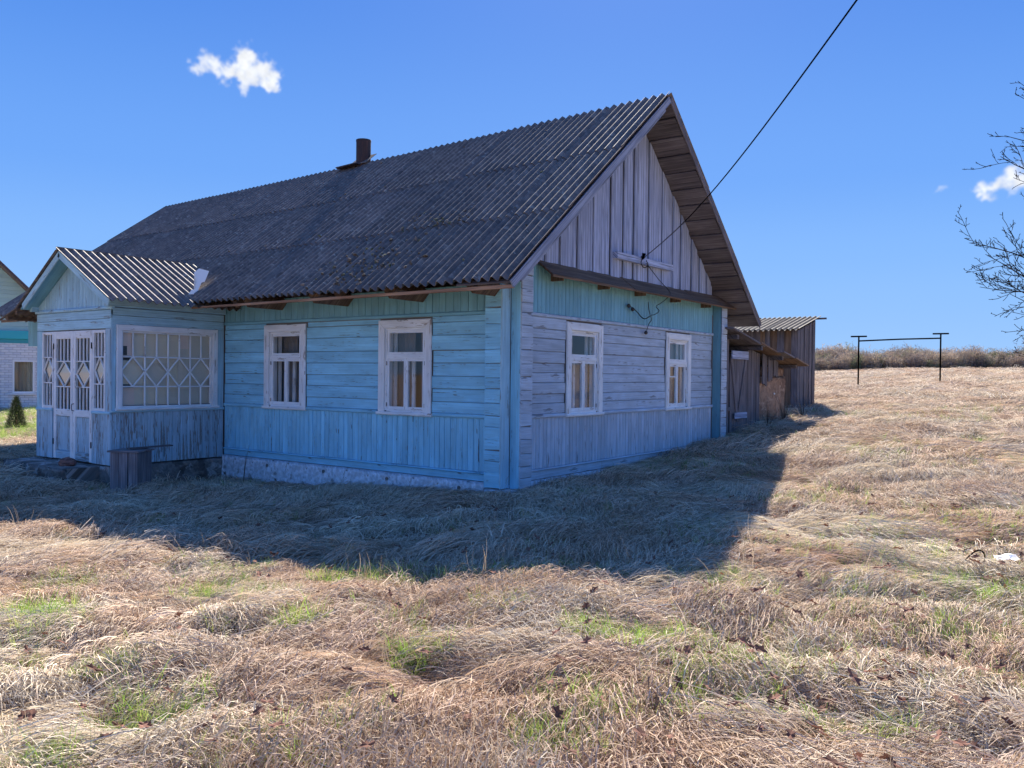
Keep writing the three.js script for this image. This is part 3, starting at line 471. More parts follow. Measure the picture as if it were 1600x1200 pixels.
{ // side wall, facing +x: its own x runs from the front corner back to the house
  const W = PZ, win = [0.09, 1.06, 1.96, 2.44];
  const wall = mesh('porch_side_wall', slab(0.06, W, PB, 2.86, [[win[0] + 0.08, win[1] + 0.06, win[2] - 0.08, win[3] - 0.08]], 0.08), M.core, house, [PX1, 0, PZ], [0, Math.PI / 2, 0]);
  verticalBoards(wall, 'porch_board', M.worn, 0.0, W, PB, 1.02, 0.15);
  mesh('porch_board', plank(rect(0, 1.02, win[0], 2.44), 0.026, 0.006, true), M.porch[0], wall, [0, 0, -0.03]);
  mesh('porch_board', plank(rect(win[2], 1.02, W, 2.44), 0.026, 0.006, true), M.porch[2], wall, [0, 0, -0.03]);
  mesh('porch_board', plank(rect(0, 2.44, W, 2.585), 0.026, 0.006, false), M.porch[1], wall, [0, 0, -0.03]);
  mesh('porch_board', plank(rect(0, 2.59, W, 2.71), 0.03, 0.006, false), M.porch[2], wall, [0, 0, -0.03]);
  mesh('porch_beam', plank(rect(-0.1, 2.72, W - 0.02, 2.86), 0.12, 0.012, false), M.porch[1], wall, [0, 0, -0.03]);
  mesh('rail', plank(rect(0, 1.005, W, 1.05), 0.05, 0.014, false), M.porch[0], wall, [0, 0, -0.02]);
  const g = new THREE.Group(); g.name = 'porch_window'; g.position.copy(wall.position); g.rotation.copy(wall.rotation); house.add(g);
  const [x0, y0, x1, y1] = win, c = 0.095;
  for (const p of [[[x0, y0], [x0 + c, y0 + 0.02], [x0 + c, y1 - c], [x0, y1]], [[x1 - c, y0 + 0.02], [x1, y0], [x1, y1], [x1 - c, y1 - c]], [[x0, y1], [x0 + c, y1 - c], [x1 - c, y1 - c], [x1, y1]]]) mesh('casing', plank(p, 0.03, 0.008, p[0][0] === p[3][0] || p[1][0] === p[2][0]), M.trim[0], g, [0, 0, -0.003]);
  mesh('sill', plank(rect(x0 - 0.02, y0 - 0.02, x1 + 0.02, y0 + 0.02), 0.07, 0.012, false), M.trim[0], g, [0, 0, -0.01]);
  const a0 = x0 + c, a1 = x1 - c, b0 = y0 + 0.02, b1 = y1 - c, h1 = b0 + (b1 - b0) * 0.275, h2 = b0 + (b1 - b0) * 0.665, hm = (h1 + h2) / 2, n = 8, st = (a1 - a0) / n, X = (k) => a0 + st * k;
  mesh('frame', [box(a0 - 0.012, b0, -0.07, a0 + 0.026, b1, -0.012), box(a1 - 0.026, b0, -0.07, a1 + 0.012, b1, -0.012), box(a0 + 0.026, b1 - 0.03, -0.069, a1 - 0.026, b1 + 0.012, -0.013), box(a0 + 0.026, b0 - 0.005, -0.069, a1 - 0.026, b0 + 0.03, -0.013)], M.trim[0], g);
  const L = [[a0, h1, a1, h1], [a0, h2, a1, h2]];
  for (let k = 1; k < n; k++) { L.push([X(k), h2, X(k), b1 - 0.02]); if (k !== 1) L.push([X(k), b0 + 0.02, X(k), h1]); if (k % 2 === 0) L.push([X(k), h1, X(k), h2]); }
  for (let k = 0; k < 4; k++) { const l = X(2 * k), m = X(2 * k + 1), r = X(2 * k + 2); L.push([l, hm, m, h2], [m, h2, r, hm], [l, hm, m, h1], [m, h1, r, hm]); }
  bars(g, L, -0.05, 0.024);
  const xs = Array.from({ length: 9 }, (_, k) => X(k)); panesOf(g, xs, h2, b1, -0.056); panesOf(g, [X(0), X(2), X(4), X(6), X(8)], h1, h2, -0.056); panesOf(g, xs, b0, h1, -0.056);
  // sheets of paper and board set behind the glass
  const sheets = [[0, 1, h2, b1, 1], [1, 4, h2 - 0.1, b1, 0], [4, 5.05, h2, b1, 0], [5, 6, h2 + 0.16, b1, 1], [5, 8, h1 + 0.1, b1, 2], [0, 2.4, h1 + 0.04, h2 - 0.06, 0], [2.3, 4.2, h1, h2 - 0.05, 2], [4.1, 6.2, h1 - 0.05, h2 + 0.02, 0], [0, 1.3, b0, h1 - 0.02, 1], [1.2, 4.1, b0, h1 + 0.05, 0], [4, 8, b0, h1 + 0.12, 2]];
  sheets.forEach(([p, q, s, e, m], i) => { const o = mesh('paper_sheet', new THREE.BoxGeometry(st * (q - p), e - s, 0.002), M.paper[m], g, [X((p + q) / 2), (s + e) / 2, -0.075 - 0.004 * i]); o.rotation.z = R(-0.02, 0.02); });
  mesh('dark_patch', new THREE.BoxGeometry(0.1, 0.15, 0.003), M.black, g, [X(0.35), h2 + 0.1, -0.066]);
}
{ // front wall with the double door, facing +z: its own x is the world's, from the left corner
  const wx = (x) => x - PX0, W = PX1 - PX0, wall = mesh('porch_front_wall', slab(0.06, W - 0.12, PB, 2.72, [[wx(-8.72), PB, wx(-6.61), 2.36]], 0.08), M.core, house, [PX0, 0, PZ]);
  mesh('porch_board', plank(rect(0, PB, wx(-8.75), 2.37), 0.03, 0.006, true), M.porch[1], wall, [0, 0, -0.03]);
  mesh('porch_board', plank(rect(wx(-6.59), PB, W - 0.0, 2.37), 0.03, 0.006, true), M.worn[0], wall, [0, 0, -0.03]);
  mesh('porch_board', plank(rect(0, 2.375, W, 2.53), 0.028, 0.006, false), M.porch[0], wall, [0, 0, -0.03]);
  mesh('porch_board', plank(rect(0, 2.535, W, 2.675), 0.034, 0.006, false), M.porch[2], wall, [0, 0, -0.03]);
  mesh('rail', plank(rect(-0.03, 2.68, W + 0.06, 2.73), 0.06, 0.012, false), M.porch[0], wall, [0, 0, -0.03]);
  verticalBoards(wall, 'porch_board', M.worn, 0.0, wx(-8.35), PB, 0.98, 0.13, 0.036); verticalBoards(wall, 'porch_board', M.worn, wx(-7.0), W - 0.005, PB, 0.98, 0.14, 0.036);
  for (const [a, b] of [[0, wx(-8.35)], [wx(-7.0), W]]) mesh('rail', plank(rect(a, 0.975, b, 1.02), 0.05, 0.012, false), M.porch[0], wall, [0, 0, -0.025]);
  // gable triangle
  const apex = -7.62, yg = (x) => 3.60 - (x > apex ? 0.546 : 0.60) * Math.abs(x - apex);
  mesh('porch_gable', grain(solid(prism([[0.02, 2.72], [W, 2.72], [W, yg(PX1)], [wx(apex), 3.56], [0.02, yg(PX0)]], [[0.02, 2.72], [W, 2.72], [W, yg(PX1)], [wx(apex), 3.56], [0.02, yg(PX0)]], -0.035, -0.08)), true), M.core, house, [PX0, 0, PZ]);
  const xs = []; for (let x = 0.0; x < W - 0.02; x += 0.105) xs.push(x); xs.push(W);
  for (let i = 0; i < xs.length - 1; i++) { const a = xs[i] + 0.002, b = xs[i + 1] - 0.002, A = wx(apex), pts = [[a, 2.73], [b, 2.73], [b, yg(b + PX0) - 0.02]]; if (a < A && b > A) pts.push([A, 3.58]); pts.push([a, yg(a + PX0) - 0.02]); mesh('porch_gable_board', plank(pts, 0.024, 0.006, true), pick(M.porch), wall, [0, 0, -0.035]); }
  // a glazed leaf: stiles, lattice, panes; ya..yb is the glazed part
  const lattice = (g, x0, x1, ya, yb, nTop) => {
    const h1 = ya + (yb - ya) * 0.32, h2 = ya + (yb - ya) * 0.68, hm = (h1 + h2) / 2, xm = (x0 + x1) / 2, L = [[x0, h1, x1, h1], [x0, h2, x1, h2], [x0, hm, xm, h2], [xm, h2, x1, hm], [x0, hm, xm, h1], [xm, h1, x1, hm]];
    for (let k = 1; k < nTop; k++) { const x = x0 + (x1 - x0) * k / nTop; L.push([x, h2, x, yb], [x, ya, x, h1]); }
    bars(g, L, -0.035, 0.02);
    const xs2 = Array.from({ length: nTop + 1 }, (_, k) => x0 + (x1 - x0) * k / nTop); panesOf(g, xs2, h2, yb, -0.036); panesOf(g, [x0, x1], h1, h2, -0.036); panesOf(g, xs2, ya, h1, -0.036);
    const dx = (x1 - x0) * 0.46, dy = (h2 - h1) * 0.46; mesh('paper_sheet', plank([[xm, hm - dy], [xm + dx, hm], [xm, hm + dy], [xm - dx, hm]], 0.002, 0.0005, true), M.paper[0], g, [0, 0, -0.052]);
  };
  const leaf = (a, b, name) => {
    const g = new THREE.Group(); g.name = name; g.position.set(PX0, 0, PZ); house.add(g); const x0 = wx(a), x1 = wx(b), y0 = name === 'door' ? PB + 0.01 : 1.02, y1 = 2.355, s = name === 'door' ? 0.085 : 0.045, gl = name === 'door' ? 1.02 : y0 + 0.05, mt = pick(M.worn), top = y1 - (name === 'door' ? 0.13 : 0.05);
    mesh('stile', plank(rect(x0 + 0.002, y0, x0 + s, y1), 0.045, 0.006, true), M.trim[0], g, [0, 0, -0.045]); mesh('stile', plank(rect(x1 - s, y0, x1 - 0.002, y1), 0.045, 0.006, true), M.trim[0], g, [0, 0, -0.045]);
    mesh('stile', plank(rect(x0 + s, top, x1 - s, y1), 0.043, 0.006, false), M.trim[0], g, [0, 0, -0.045]); mesh('stile', plank(rect(x0 + s, gl - (name === 'door' ? 0.12 : 0.05), x1 - s, gl), 0.043, 0.006, false), M.trim[0], g, [0, 0, -0.045]);
    if (name === 'door') { mesh('stile', plank(rect(x0 + s, y0, x1 - s, y0 + 0.14), 0.043, 0.006, false), mt, g, [0, 0, -0.045]); mesh('panel', plank(rect(x0 + s, y0 + 0.14, x1 - s, gl - 0.12), 0.022, 0.012, true), M.worn[0], g, [0, 0, -0.045]); for (const y of [0.45, 2.1]) mesh('hinge', tubeGeo([V(a < -7.7 ? x0 + 0.012 : x1 - 0.012, y - 0.05, 0.004), V(a < -7.7 ? x0 + 0.012 : x1 - 0.012, y + 0.05, 0.004)], [0.011, 0.011], 7), M.iron, g); }
    lattice(g, x0 + s, x1 - s, gl, top, name === 'door' ? 4 : 3);
    return g;
  };
  leaf(-8.32, -7.648, 'door'); const rd = leaf(-7.644, -7.01, 'door'); leaf(-8.745, -8.335, 'sidelight'); leaf(-7.0, -6.6, 'sidelight');
  mesh('handle', tubeGeo(curve([[wx(-7.60), 1.0, 0], [wx(-7.60), 1.01, 0.035], [wx(-7.60), 1.11, 0.035], [wx(-7.60), 1.12, 0]], 12), Array(13).fill(0.007), 6), M.iron, rd);
}
{ // left wall, floor and inside
  const wall = mesh('porch_left_wall', slab(0, PZ - 0.1, PB, 2.86, [], 0.08), M.core, house, [PX0, 0, 0.0], [0, -Math.PI / 2, 0]);
  verticalBoards(wall, 'porch_board', M.worn, 0, PZ - 0.02, PB, 2.72, 0.15);
  mesh('porch_beam', plank(rect(0.02, 2.72, PZ + 0.1, 2.86), 0.10, 0.012, false), M.porch[2], wall, [0, 0, -0.03]);
  mesh('floor', box(PX0 + 0.1, PB + 0.02, 0.02, PX1 - 0.12, PB + 0.09, PZ - 0.12), M.brown[1], house);
  mesh('porch_ceiling', box(PX0 + 0.12, 2.60, 0.02, PX1 - 0.12, 2.64, PZ - 0.12), M.inside, house);
  mesh('porch_plinth', rough(0.0, PZ, -0.55, PB - 0.015, -0.35, -0.01, 21.3, 0.045, 0.05), M.concrete, house, [PX1, 0, PZ], [0, Math.PI / 2, 0]);
  mesh('porch_plinth', rough(PX0 - 0.05, PX1 + 0.02, -0.55, PB - 0.02, PZ - 0.35, PZ - 0.005, 25.3, 0.03, 0.05), M.concrete, house);
  mesh('doorstep', rough(PX0 - 0.2, -6.75, -0.5, 0.115, PZ - 0.1, PZ + 0.52, 29.7, 0.06, 0.06), M.concrete, house);
}
// porch roof
{
  const ap = [-7.60, 3.67], zF = 2.42, er = [-5.93, 2.757], k1 = [-9.02, 2.77], el = [-9.72, 2.57], roof = new THREE.Group(); roof.name = 'porch_roof'; house.add(roof);
  const mk = (top, bot, dir) => { const dx = bot[0] - top[0], dy = bot[1] - top[1], l = Math.hypot(dx, dy), n = [-dy / l * Math.sign(dx) * 1, Math.abs(dx) / l, 0]; n[0] = dir * Math.abs(dy) / l; return { at: (s, t) => [bot[0] - dx * t, bot[1] - dy * t, dir > 0 ? zF - s : zF - 2.95 + s], nrm: () => n }; };
  const r = mk(ap, er, 1), lf = mk(ap, k1, -1), lo = mk(k1, el, -1), P = 0.1495;
  const fray = (seed) => (s) => 0.025 * pn(s * 7, seed, 2.2);
  for (let c = 0; c < 3; c++) mesh('roof_sheet', sheet(r.at, r.nrm, c * P * 7, Math.min((c + 1) * P * 7 + P * 0.5, 2.9), 0.0 + R(-0.01, 0.02), 1.01, P, 0.028, 0.008, 0.04 + (c % 2) * 0.006, 0.035, 9, fray(c * 5)), M.slate[c % 3], roof);
  for (let c = 0; c < 3; c++) { mesh('roof_sheet', sheet(lf.at, lf.nrm, 0.02 + c * P * 7, Math.min(0.02 + (c + 1) * P * 7 + P * 0.5, 2.94), -0.06, 1.0, P, 0.028, 0.008, 0.05, 0.04, 7), M.slate[c], roof); mesh('roof_sheet', sheet(lo.at, lo.nrm, 0.02 + c * P * 7, Math.min(0.02 + (c + 1) * P * 7 + P * 0.5, 2.94), 0, 1.03, P, 0.028, 0.008, 0.035, 0.03, 7), M.slate[c], roof); }
  const bargeOf = (a, b, w, mat, x) => { const l = Math.hypot(b[0] - a[0], b[1] - a[1]), o = mesh('barge_board', plank(rect(-l / 2 - x, -w, l / 2 + x, 0.0), 0.024, 0.006, false), mat, roof, [(a[0] + b[0]) / 2, (a[1] + b[1]) / 2 + 0.005, zF - 0.075]); o.rotation.z = Math.atan2(b[1] - a[1], b[0] - a[0]); return o; };
  bargeOf([k1[0] + 0.1, k1[1] + 0.07], ap, 0.11, M.porch[0], 0.0); bargeOf([ap[0] + 0.012, ap[1] - 0.006], [er[0] - 0.05, er[1] + 0.03], 0.11, M.porch[1], 0.0);
  // soffit boards between the gable and the barge board
  for (const [a, b, m] of [[ap, [er[0] - 0.25, er[1] + 0.136], 1], [ap, [k1[0] + 0.02, k1[1] + 0.015], 0]]) { const l = Math.hypot(b[0] - a[0], b[1] - a[1]), o = mesh('soffit_board', box(-l / 2, -0.024, -0.28, l / 2, -0.006, 0.05, false), M.teal[m], roof, [(a[0] + b[0]) / 2, (a[1] + b[1]) / 2 - 0.015, zF - 0.12]); o.rotation.z = Math.atan2(b[1] - a[1], b[0] - a[0]) + (b[0] < a[0] ? Math.PI : 0); }
  for (let k = 0; k < 3; k++) { mesh('purlin', box(-0.03, -0.03, 0.0, 0.03, 0.03, 2.3, false), M.brown[1], roof, [er[0] - 0.35 - k * 0.55, er[1] + 0.546 * (0.35 + k * 0.55) - 0.025, 0.05]); }
  for (const x of [-9.45, -9.1]) mesh('purlin', box(-0.03, -0.03, 0.0, 0.03, 0.03, 2.36, false), M.brown[2], roof, [x, x < -9.2 ? 2.615 : 2.70, 0.02]);
  mesh('ridge_strip', box(-0.012, -0.01, 0, 0.012, 0.05, 2.3), M.slate[1], roof, [ap[0], ap[1] + 0.02, 0.1]);
  // ragged white flashing where the porch roof meets the house roof
  const fl = mesh('flashing', plank([[-0.16, 0.05], [-0.02, -0.12], [0.03, -0.36], [0.08, -0.34], [0.075, -0.12], [0.13, -0.10], [0.12, 0.12], [-0.10, 0.14]], 0.006, 0.001, false), M.white, roof, [-6.32, 3.36, 0.55]); fl.rotation.set(-0.45, 0.35, 0);
  mesh('flashing', plank([[-0.05, -0.04], [0.05, -0.02], [0.02, 0.08], [-0.04, 0.05]], 0.006, 0.001, false), M.white, roof, [-6.1, 3.03, 0.86], [-0.5, 0.3, 0]);
}

// ---------------------------------------------------------------- sheds behind the house
{
  const shed = thing('lean_to_shed', 'tumbledown lean-to shed of grey planks and clay behind the blue house', 'shed', [0, 0, -7.3], Math.PI / 2);
  // own x runs back from the house, own z towards +x of the world
  const yTop = (u) => 2.60 - 0.148 * u, planks = (a, b, y0, y1, w, z = 0) => { for (let x = a; x < b - 0.02;) { const e = Math.min(b, x + w * R(0.7, 1.2)); mesh('plank', plank([[x + 0.006, y0 + R(-0.08, 0.05)], [e - 0.006, y0 + R(-0.08, 0.05)], [e - 0.006 + R(-0.01, 0.01), typeof y1 === 'function' ? y1(e) : y1 + R(-0.03, 0.03)], [x + 0.006 + R(-0.01, 0.01), typeof y1 === 'function' ? y1(x) : y1 + R(-0.03, 0.03)]], 0.025, 0.004, true), pick(M.old), shed, [0, 0, z + R(-0.012, 0.012)]); x = e; } };
  mesh('wall', box(0.02, 0.2, -0.16, 2.5, 2.2, -0.05), M.core, shed);
  planks(0.05, 0.55, 0.45, yTop, 0.16); planks(1.62, 2.42, 0.5, yTop, 0.15);
  // plank door with crossed braces
  const dz = 0.03, door = new THREE.Group(); door.name = 'door'; shed.add(door); for (let x = 0.6; x < 1.58;) { const e = Math.min(1.6, x + R(0.15, 0.24)); mesh('plank', plank([[x + 0.005, 0.50], [e - 0.005, 0.50 + R(-0.02, 0.02)], [e - 0.005, 2.18], [x + 0.005, 2.18 + R(-0.02, 0.02)]], 0.025, 0.004, true), pick(M.old), door, [0, 0, dz - 0.02]); x = e; }
  for (const [x0, y0, x1, y1] of [[0.62, 2.12, 1.02, 0.75], [1.5, 2.12, 1.02, 0.75]]) { const l = Math.hypot(x1 - x0, y1 - y0), o = mesh('brace', plank(rect(-l / 2, -0.055, l / 2, 0.055), 0.025, 0.004, false), M.old[0], door, [(x0 + x1) / 2, (y0 + y1) / 2, dz + 0.006]); o.rotation.z = Math.atan2(y1 - y0, x1 - x0); }
  mesh('cross_board', plank(rect(0.55, 2.08, 1.5, 2.26), 0.03, 0.005, false), M.grey[1], shed, [0, 0, 0.075]); mesh('cross_board', plank(rect(0.75, 0.80, 1.45, 0.93), 0.03, 0.005, false), M.grey[2], shed, [0, 0, 0.075]);
  mesh('latch', box(0.30, 0.98, 0.04, 0.62, 1.06, 0.07), M.old[2], shed);
  // clay wall and the planks that hang over its top
  mesh('clay_wall', rough(2.42, 4.32, 0.1, 1.72, -0.3, 0.02, 41.2, 0.035, 0.07), M.mud, shed);
  mesh('clay_chip', plank([[0, 0], [0.07, -0.02], [0.11, 0.01], [0.03, 0.035]], 0.01, 0.003, false), M.white, shed, [3.35, 1.30, 0.045]);
  mesh('clay_wall', rough(2.42, 4.3, 1.70, 1.95, -0.2, -0.04, 45.2, 0.03, 0.07), M.mud, shed);
  { let x = 2.40; const ends = [1.55, 1.52, 1.60, 1.66, 1.72, 1.70]; for (const e of ends) { const w = R(0.13, 0.2); mesh('plank', plank([[x + 0.01, e], [x + w - 0.01, e + R(-0.04, 0.04)], [x + w - 0.01, yTop(x + w)], [x + 0.01, yTop(x)]], 0.025, 0.004, true), pick(M.old), shed, [0, 0, 0.07 + R(-0.01, 0.02)]); x += w + R(0.02, 0.06); } }
  mesh('wall', [box(0.05, 0.0, -6.0, 4.3, 1.9, -5.85), box(4.15, 0.1, -5.85, 4.3, 1.9, -0.3)], M.old[2], shed);
  // roof: sagging courses of boards that step down the slope
  const steps = [[-0.15, 1.75, 0.38], [1.45, 2.75, 0.44], [2.6, 3.55, 0.50], [3.4, 4.42, 0.56]];
  steps.forEach(([a, b, ov], k) => { for (let i = 0; i < 5; i++) { const z1 = i === 0 ? ov : ov - 0.02 - i * 1.25, z0 = ov - 0.05 - (i + 1) * 1.25, l = Math.hypot(b - a, 0.148 * (b - a)), o = mesh('roof_board', box(-l / 2, -0.016, z0, l / 2, 0.016, z1 + R(-0.03, 0.03)), pick([M.brown[0], M.old[0], M.old[1]]), shed, [(a + b) / 2, yTop((a + b) / 2) + 0.04 + (3 - k) * 0.006 + R(0, 0.02), 0]); o.rotation.z = -0.148 + R(-0.03, 0.01); o.rotation.x = R(-0.03, 0.03); } });
  for (const u of [0.3, 1.6, 2.9, 4.1]) mesh('rafter', box(u - 0.05, yTop(u) - 0.07, -5.9, u + 0.05, yTop(u) + 0.018, 0.32 + R(-0.05, 0.1)), M.old[2], shed);
}
{
  const shed = thing('plank_shed', 'tall narrow grey plank shed with sloping corrugated roof at field edge', 'shed', [-0.46, 0, -14.1]);
  const shedSlate = std({ map: tSlate, color: new THREE.Color(0.8, 0.8, 0.8), roughness: 0.8 }), B = 0.6, yf = 3.03, yb = 3.43, D = 1.72;
  mesh('wall', [box(-3.4, B, -0.1, -0.03, yf - 0.02, -0.04), box(-3.4, B, -D + 0.04, -3.34, yf, -0.1), box(-3.34, B, -D + 0.04, -0.03, yb - 0.05, -D + 0.1)], M.core, shed);
  for (let x = -3.4; x < -0.02;) { const e = Math.min(0, x + R(0.14, 0.22)); mesh('plank', plank([[x + 0.005, B], [e - 0.005, B], [e - 0.005, yf + R(-0.02, 0)], [x + 0.005, yf + R(-0.02, 0)]], 0.025, 0.004, true), pick([M.old[0], M.old[1], M.brown[0], M.brown[1]]), shed, [0, 0, -0.03 + R(-0.01, 0.01)]); x = e; }
  const side = new THREE.Group(); side.name = 'side_wall'; side.rotation.y = Math.PI / 2; shed.add(side);
  for (let x = 0.02; x < D;) { const e = Math.min(D, x + R(0.16, 0.26)); mesh('plank', plank([[x + 0.012, B], [e - 0.012, B], [e - 0.012, yf + (yb - yf) * e / D - 0.03], [x + 0.012, yf + (yb - yf) * x / D - 0.03]], 0.025, 0.004, true), pick(M.old), side, [0, 0, -0.03 + R(-0.015, 0.02)]); x = e; }
  mesh('wall', grain(solid(prism([[0.05, B], [D, B], [D, yb - 0.05], [0.05, yf - 0.05]], [[0.05, B], [D, B], [D, yb - 0.05], [0.05, yf - 0.05]], -0.04, -0.09)), true), M.core, side);
  const dy = yb - yf, sl = dy / D, n = [0, 1 / Math.hypot(1, sl), sl / Math.hypot(1, sl)], at = (s, t) => [-3.5 + s, yf - sl * 0.3 + (dy + sl * 0.45) * t, 0.3 - (D + 0.45) * t];
  for (let c = 0; c < 4; c++) mesh('roof_sheet', sheet(at, () => n, c * 0.9, Math.min(3.62, c * 0.9 + 0.95), R(-0.03, 0.03), 0.97, 0.15, 0.03, 0.008, 0.05 + 0.006 * (c % 2), 0.05, 8), shedSlate, shed);
  mesh('ridge_pole', box(-3.5, yb - 0.02, -D - 0.06, 0.28, yb + 0.03, -D + 0.0), M.old[1], shed);
  mesh('fallen_plank', box(0, 0, 0, 0.9, 0.03, 0.14), M.old[1], shed, [-0.7, groundY(-1.1, -13.6) + 0.03, 0.35], [0.05, 0.3, 0.03]);
}

// ---------------------------------------------------------------- neighbour's house, far left
{
  const nx = 0.921, nz = 0.39, n = thing('neighbour_house', 'white brick house with pale green gable and turquoise band, far left', 'house', [-28.6, 0.05, -6.0], Math.atan2(nx, nz));
  const bM = [[0.70, 0.72, 0.78], [0.64, 0.66, 0.74], [0.74, 0.75, 0.80]].map((c) => std({ color: new THREE.Color(...c), bumpMap: noiseBump, bumpScale: 0.006 }));
  const Y1 = 2.82, X0 = -9.2, X1 = 1.6, win = [-0.15, 0.70, 0.62, 2.02], ch = 0.1, bl = 0.27;
  mesh('wall', [...slab(X0, X1, -0.2, Y1, [[win[0] + 0.03, win[1] + 0.03, win[2] - 0.03, win[3] - 0.03]], 0.3), box(X0, -0.2, -9, X0 + 0.3, 3.0, -0.35), box(X1 - 0.3, -0.2, -9, X1, 3.0, -0.35), box(X0, -0.2, -9.3, X1, 3.0, -9.02)], std({ color: new THREE.Color(0.42, 0.43, 0.47) }), n);
  const rest = []; const g0 = plank(rect(0.006, 0.006, bl - 0.006, ch - 0.006), 0.04, 0.008, false), cache = {};
  const brickGeo = (a, b) => { const k = (b - a).toFixed(3); return cache[k] || (cache[k] = b - a > bl - 0.004 ? g0 : plank(rect(0.006, 0.006, b - a - 0.006, ch - 0.006), 0.04, 0.008, false)); };
  for (let r = 0; r < 29; r++) { const y = -0.08 + r * ch; for (let c = -35; c < 7; c++) { let a = c * bl + (r % 2) * bl / 2, b = a + bl; b = Math.min(b, X1); if (b - a < 0.03 || a < X0) continue; const inW = y + ch > win[1] - 0.02 && y < win[3]; for (const [s, e] of inW ? cut([[a, b]], [[win[0], win[2]]]) : [[a, b]]) { if (e - s < 0.03) continue; if (a < -0.85 || a > 1.1) { rest.push(brickGeo(s, e).clone().translate(s, y, -0.035)); continue; } mesh('brick', brickGeo(s, e), bM[Math.floor(rnd() * 3)], n, [s, y, -0.035 + R(0, 0.004)]); } } }
  const rs = mesh('brickwork', rest, bM[0], n); rs.userData.kind = 'stuff';
  const band = std({ color: new THREE.Color(0.03, 0.42, 0.50), roughness: 0.5 });
  mesh('band', plank(rect(X0 - 0.02, Y1 + 0.02, X1 + 0.02, Y1 + 0.36), 0.09, 0.02, false), band, n, [0, 0, -0.03]); mesh('band', plank(rect(X0 - 0.02, Y1 - 0.14, X1 + 0.02, Y1 + 0.02), 0.05, 0.01, false), std({ color: new THREE.Color(0.03, 0.30, 0.34), roughness: 0.5 }), n, [0, 0, -0.03]);
  // gable siding below a dark roof edge
  const ax = -3.8, ay = 9.0, ye = (x) => 3.2 + (ay - 3.2) * (1 - Math.abs(x - ax) / (X1 - ax + 0.25)), sm = [[0.42, 0.60, 0.56], [0.39, 0.56, 0.53]].map((c) => std({ color: new THREE.Color(...c), roughness: 0.6 }));
  for (let y = 3.2, k = 0; y < 8.85; y += 0.16, k++) { const half = (X1 - ax + 0.25) * (1 - (y + 0.08 - 3.2) / (ay - 3.2)); const dh = (X1 - ax + 0.25) * 0.08 / (ay - 3.2), e = (q) => [Math.max(X0, ax - half - q), Math.min(X1, ax + half + q)], [a, b] = e(dh), [a2, b2] = e(-dh); if (b2 - a2 < 0.2) break; mesh('siding_board', plank([[a, y], [b, y], [b2, y + 0.158], [a2, y + 0.158]], 0.03, 0.012, false), sm[k % 2], n, [0, 0, -0.03], [-0.06, 0, 0]); }
  const m = (X1 - ax + 0.6), drop = (ay - 3.2) / (X1 - ax + 0.25) * m;
  for (const s of [-1, 1]) { const l = Math.hypot(m, drop), o = mesh('roof', box(0, 0, -9.6, l, 0.07, 0.45, false), std({ color: new THREE.Color(0.09, 0.05, 0.06), roughness: 0.6 }), n, [ax, ay + 0.08, 0]); o.rotation.z = s > 0 ? -Math.atan2(drop, m) : Math.PI + Math.atan2(drop, m); }
  const w = new THREE.Group(); w.name = 'window'; n.add(w); const wf = std({ color: new THREE.Color(0.75, 0.77, 0.82), roughness: 0.4 });
  mesh('frame', [box(win[0], win[1], -0.08, win[0] + 0.07, win[3], 0.02), box(win[2] - 0.07, win[1], -0.08, win[2], win[3], 0.02), box(win[0] + 0.07, win[1], -0.079, win[2] - 0.07, win[1] + 0.07, 0.019), box(win[0] + 0.07, win[3] - 0.07, -0.079, win[2] - 0.07, win[3], 0.019)], wf, w);
  mesh('pane', new THREE.PlaneGeometry(win[2] - win[0] - 0.13, win[3] - win[1] - 0.13).translate((win[0] + win[2]) / 2, (win[1] + win[3]) / 2, -0.03), M.glass, w); mesh('sill', box(win[0] - 0.06, win[1] - 0.06, -0.02, win[2] + 0.06, win[1] - 0.005, 0.09), wf, w);
  mesh('curtain', drape(win[0] - 0.1, win[2] + 0.1, win[1] - 0.1, win[3] + 0.05, -0.45, 6, 0.03), std({ color: new THREE.Color(0.34, 0.29, 0.22) }), w);
  mesh('ceiling', box(X0 + 0.3, 2.9, -9, X1 - 0.3, 3.0, -0.4), M.inside, n);
}
// ---------------------------------------------------------------- smaller things
{
  const y0 = groundY(-1.3, -24.3), f = thing('clothes_line_frame', 'rusty metal clothes-line frame of two T posts and a bar', 'clothes line', [-1.28, y0, -24.24]);
  const e = V(1.245 + 1.28, groundY(1.245, -26.05) - y0, -26.05 + 24.24), dir = V(e.x, 0, e.z).normalize();
  const post = (p, h) => { mesh('post', tubeGeo([V(p.x, p.y - 0.3, p.z), V(p.x, p.y + h, p.z)], [0.029, 0.029], 9), M.rust, f); const a = V(p.x, p.y + h, p.z).addScaledVector(dir, -0.30), b = V(p.x, p.y + h, p.z).addScaledVector(dir, 0.30); a.y -= 0.015; mesh('cross_arm', tubeGeo([a, b], [0.03, 0.03], 9), M.rust, f); };
  post(V(0, 0, 0), 1.98); post(e, 1.94);
  mesh('bar', tubeGeo([V(0, 1.80, 0), V(e.x * 0.5, (1.80 + e.y + 1.76) / 2 + 0.015, e.z * 0.5), V(e.x, e.y + 1.76, e.z)], [0.028, 0.028, 0.028], 9), M.rust, f);
}
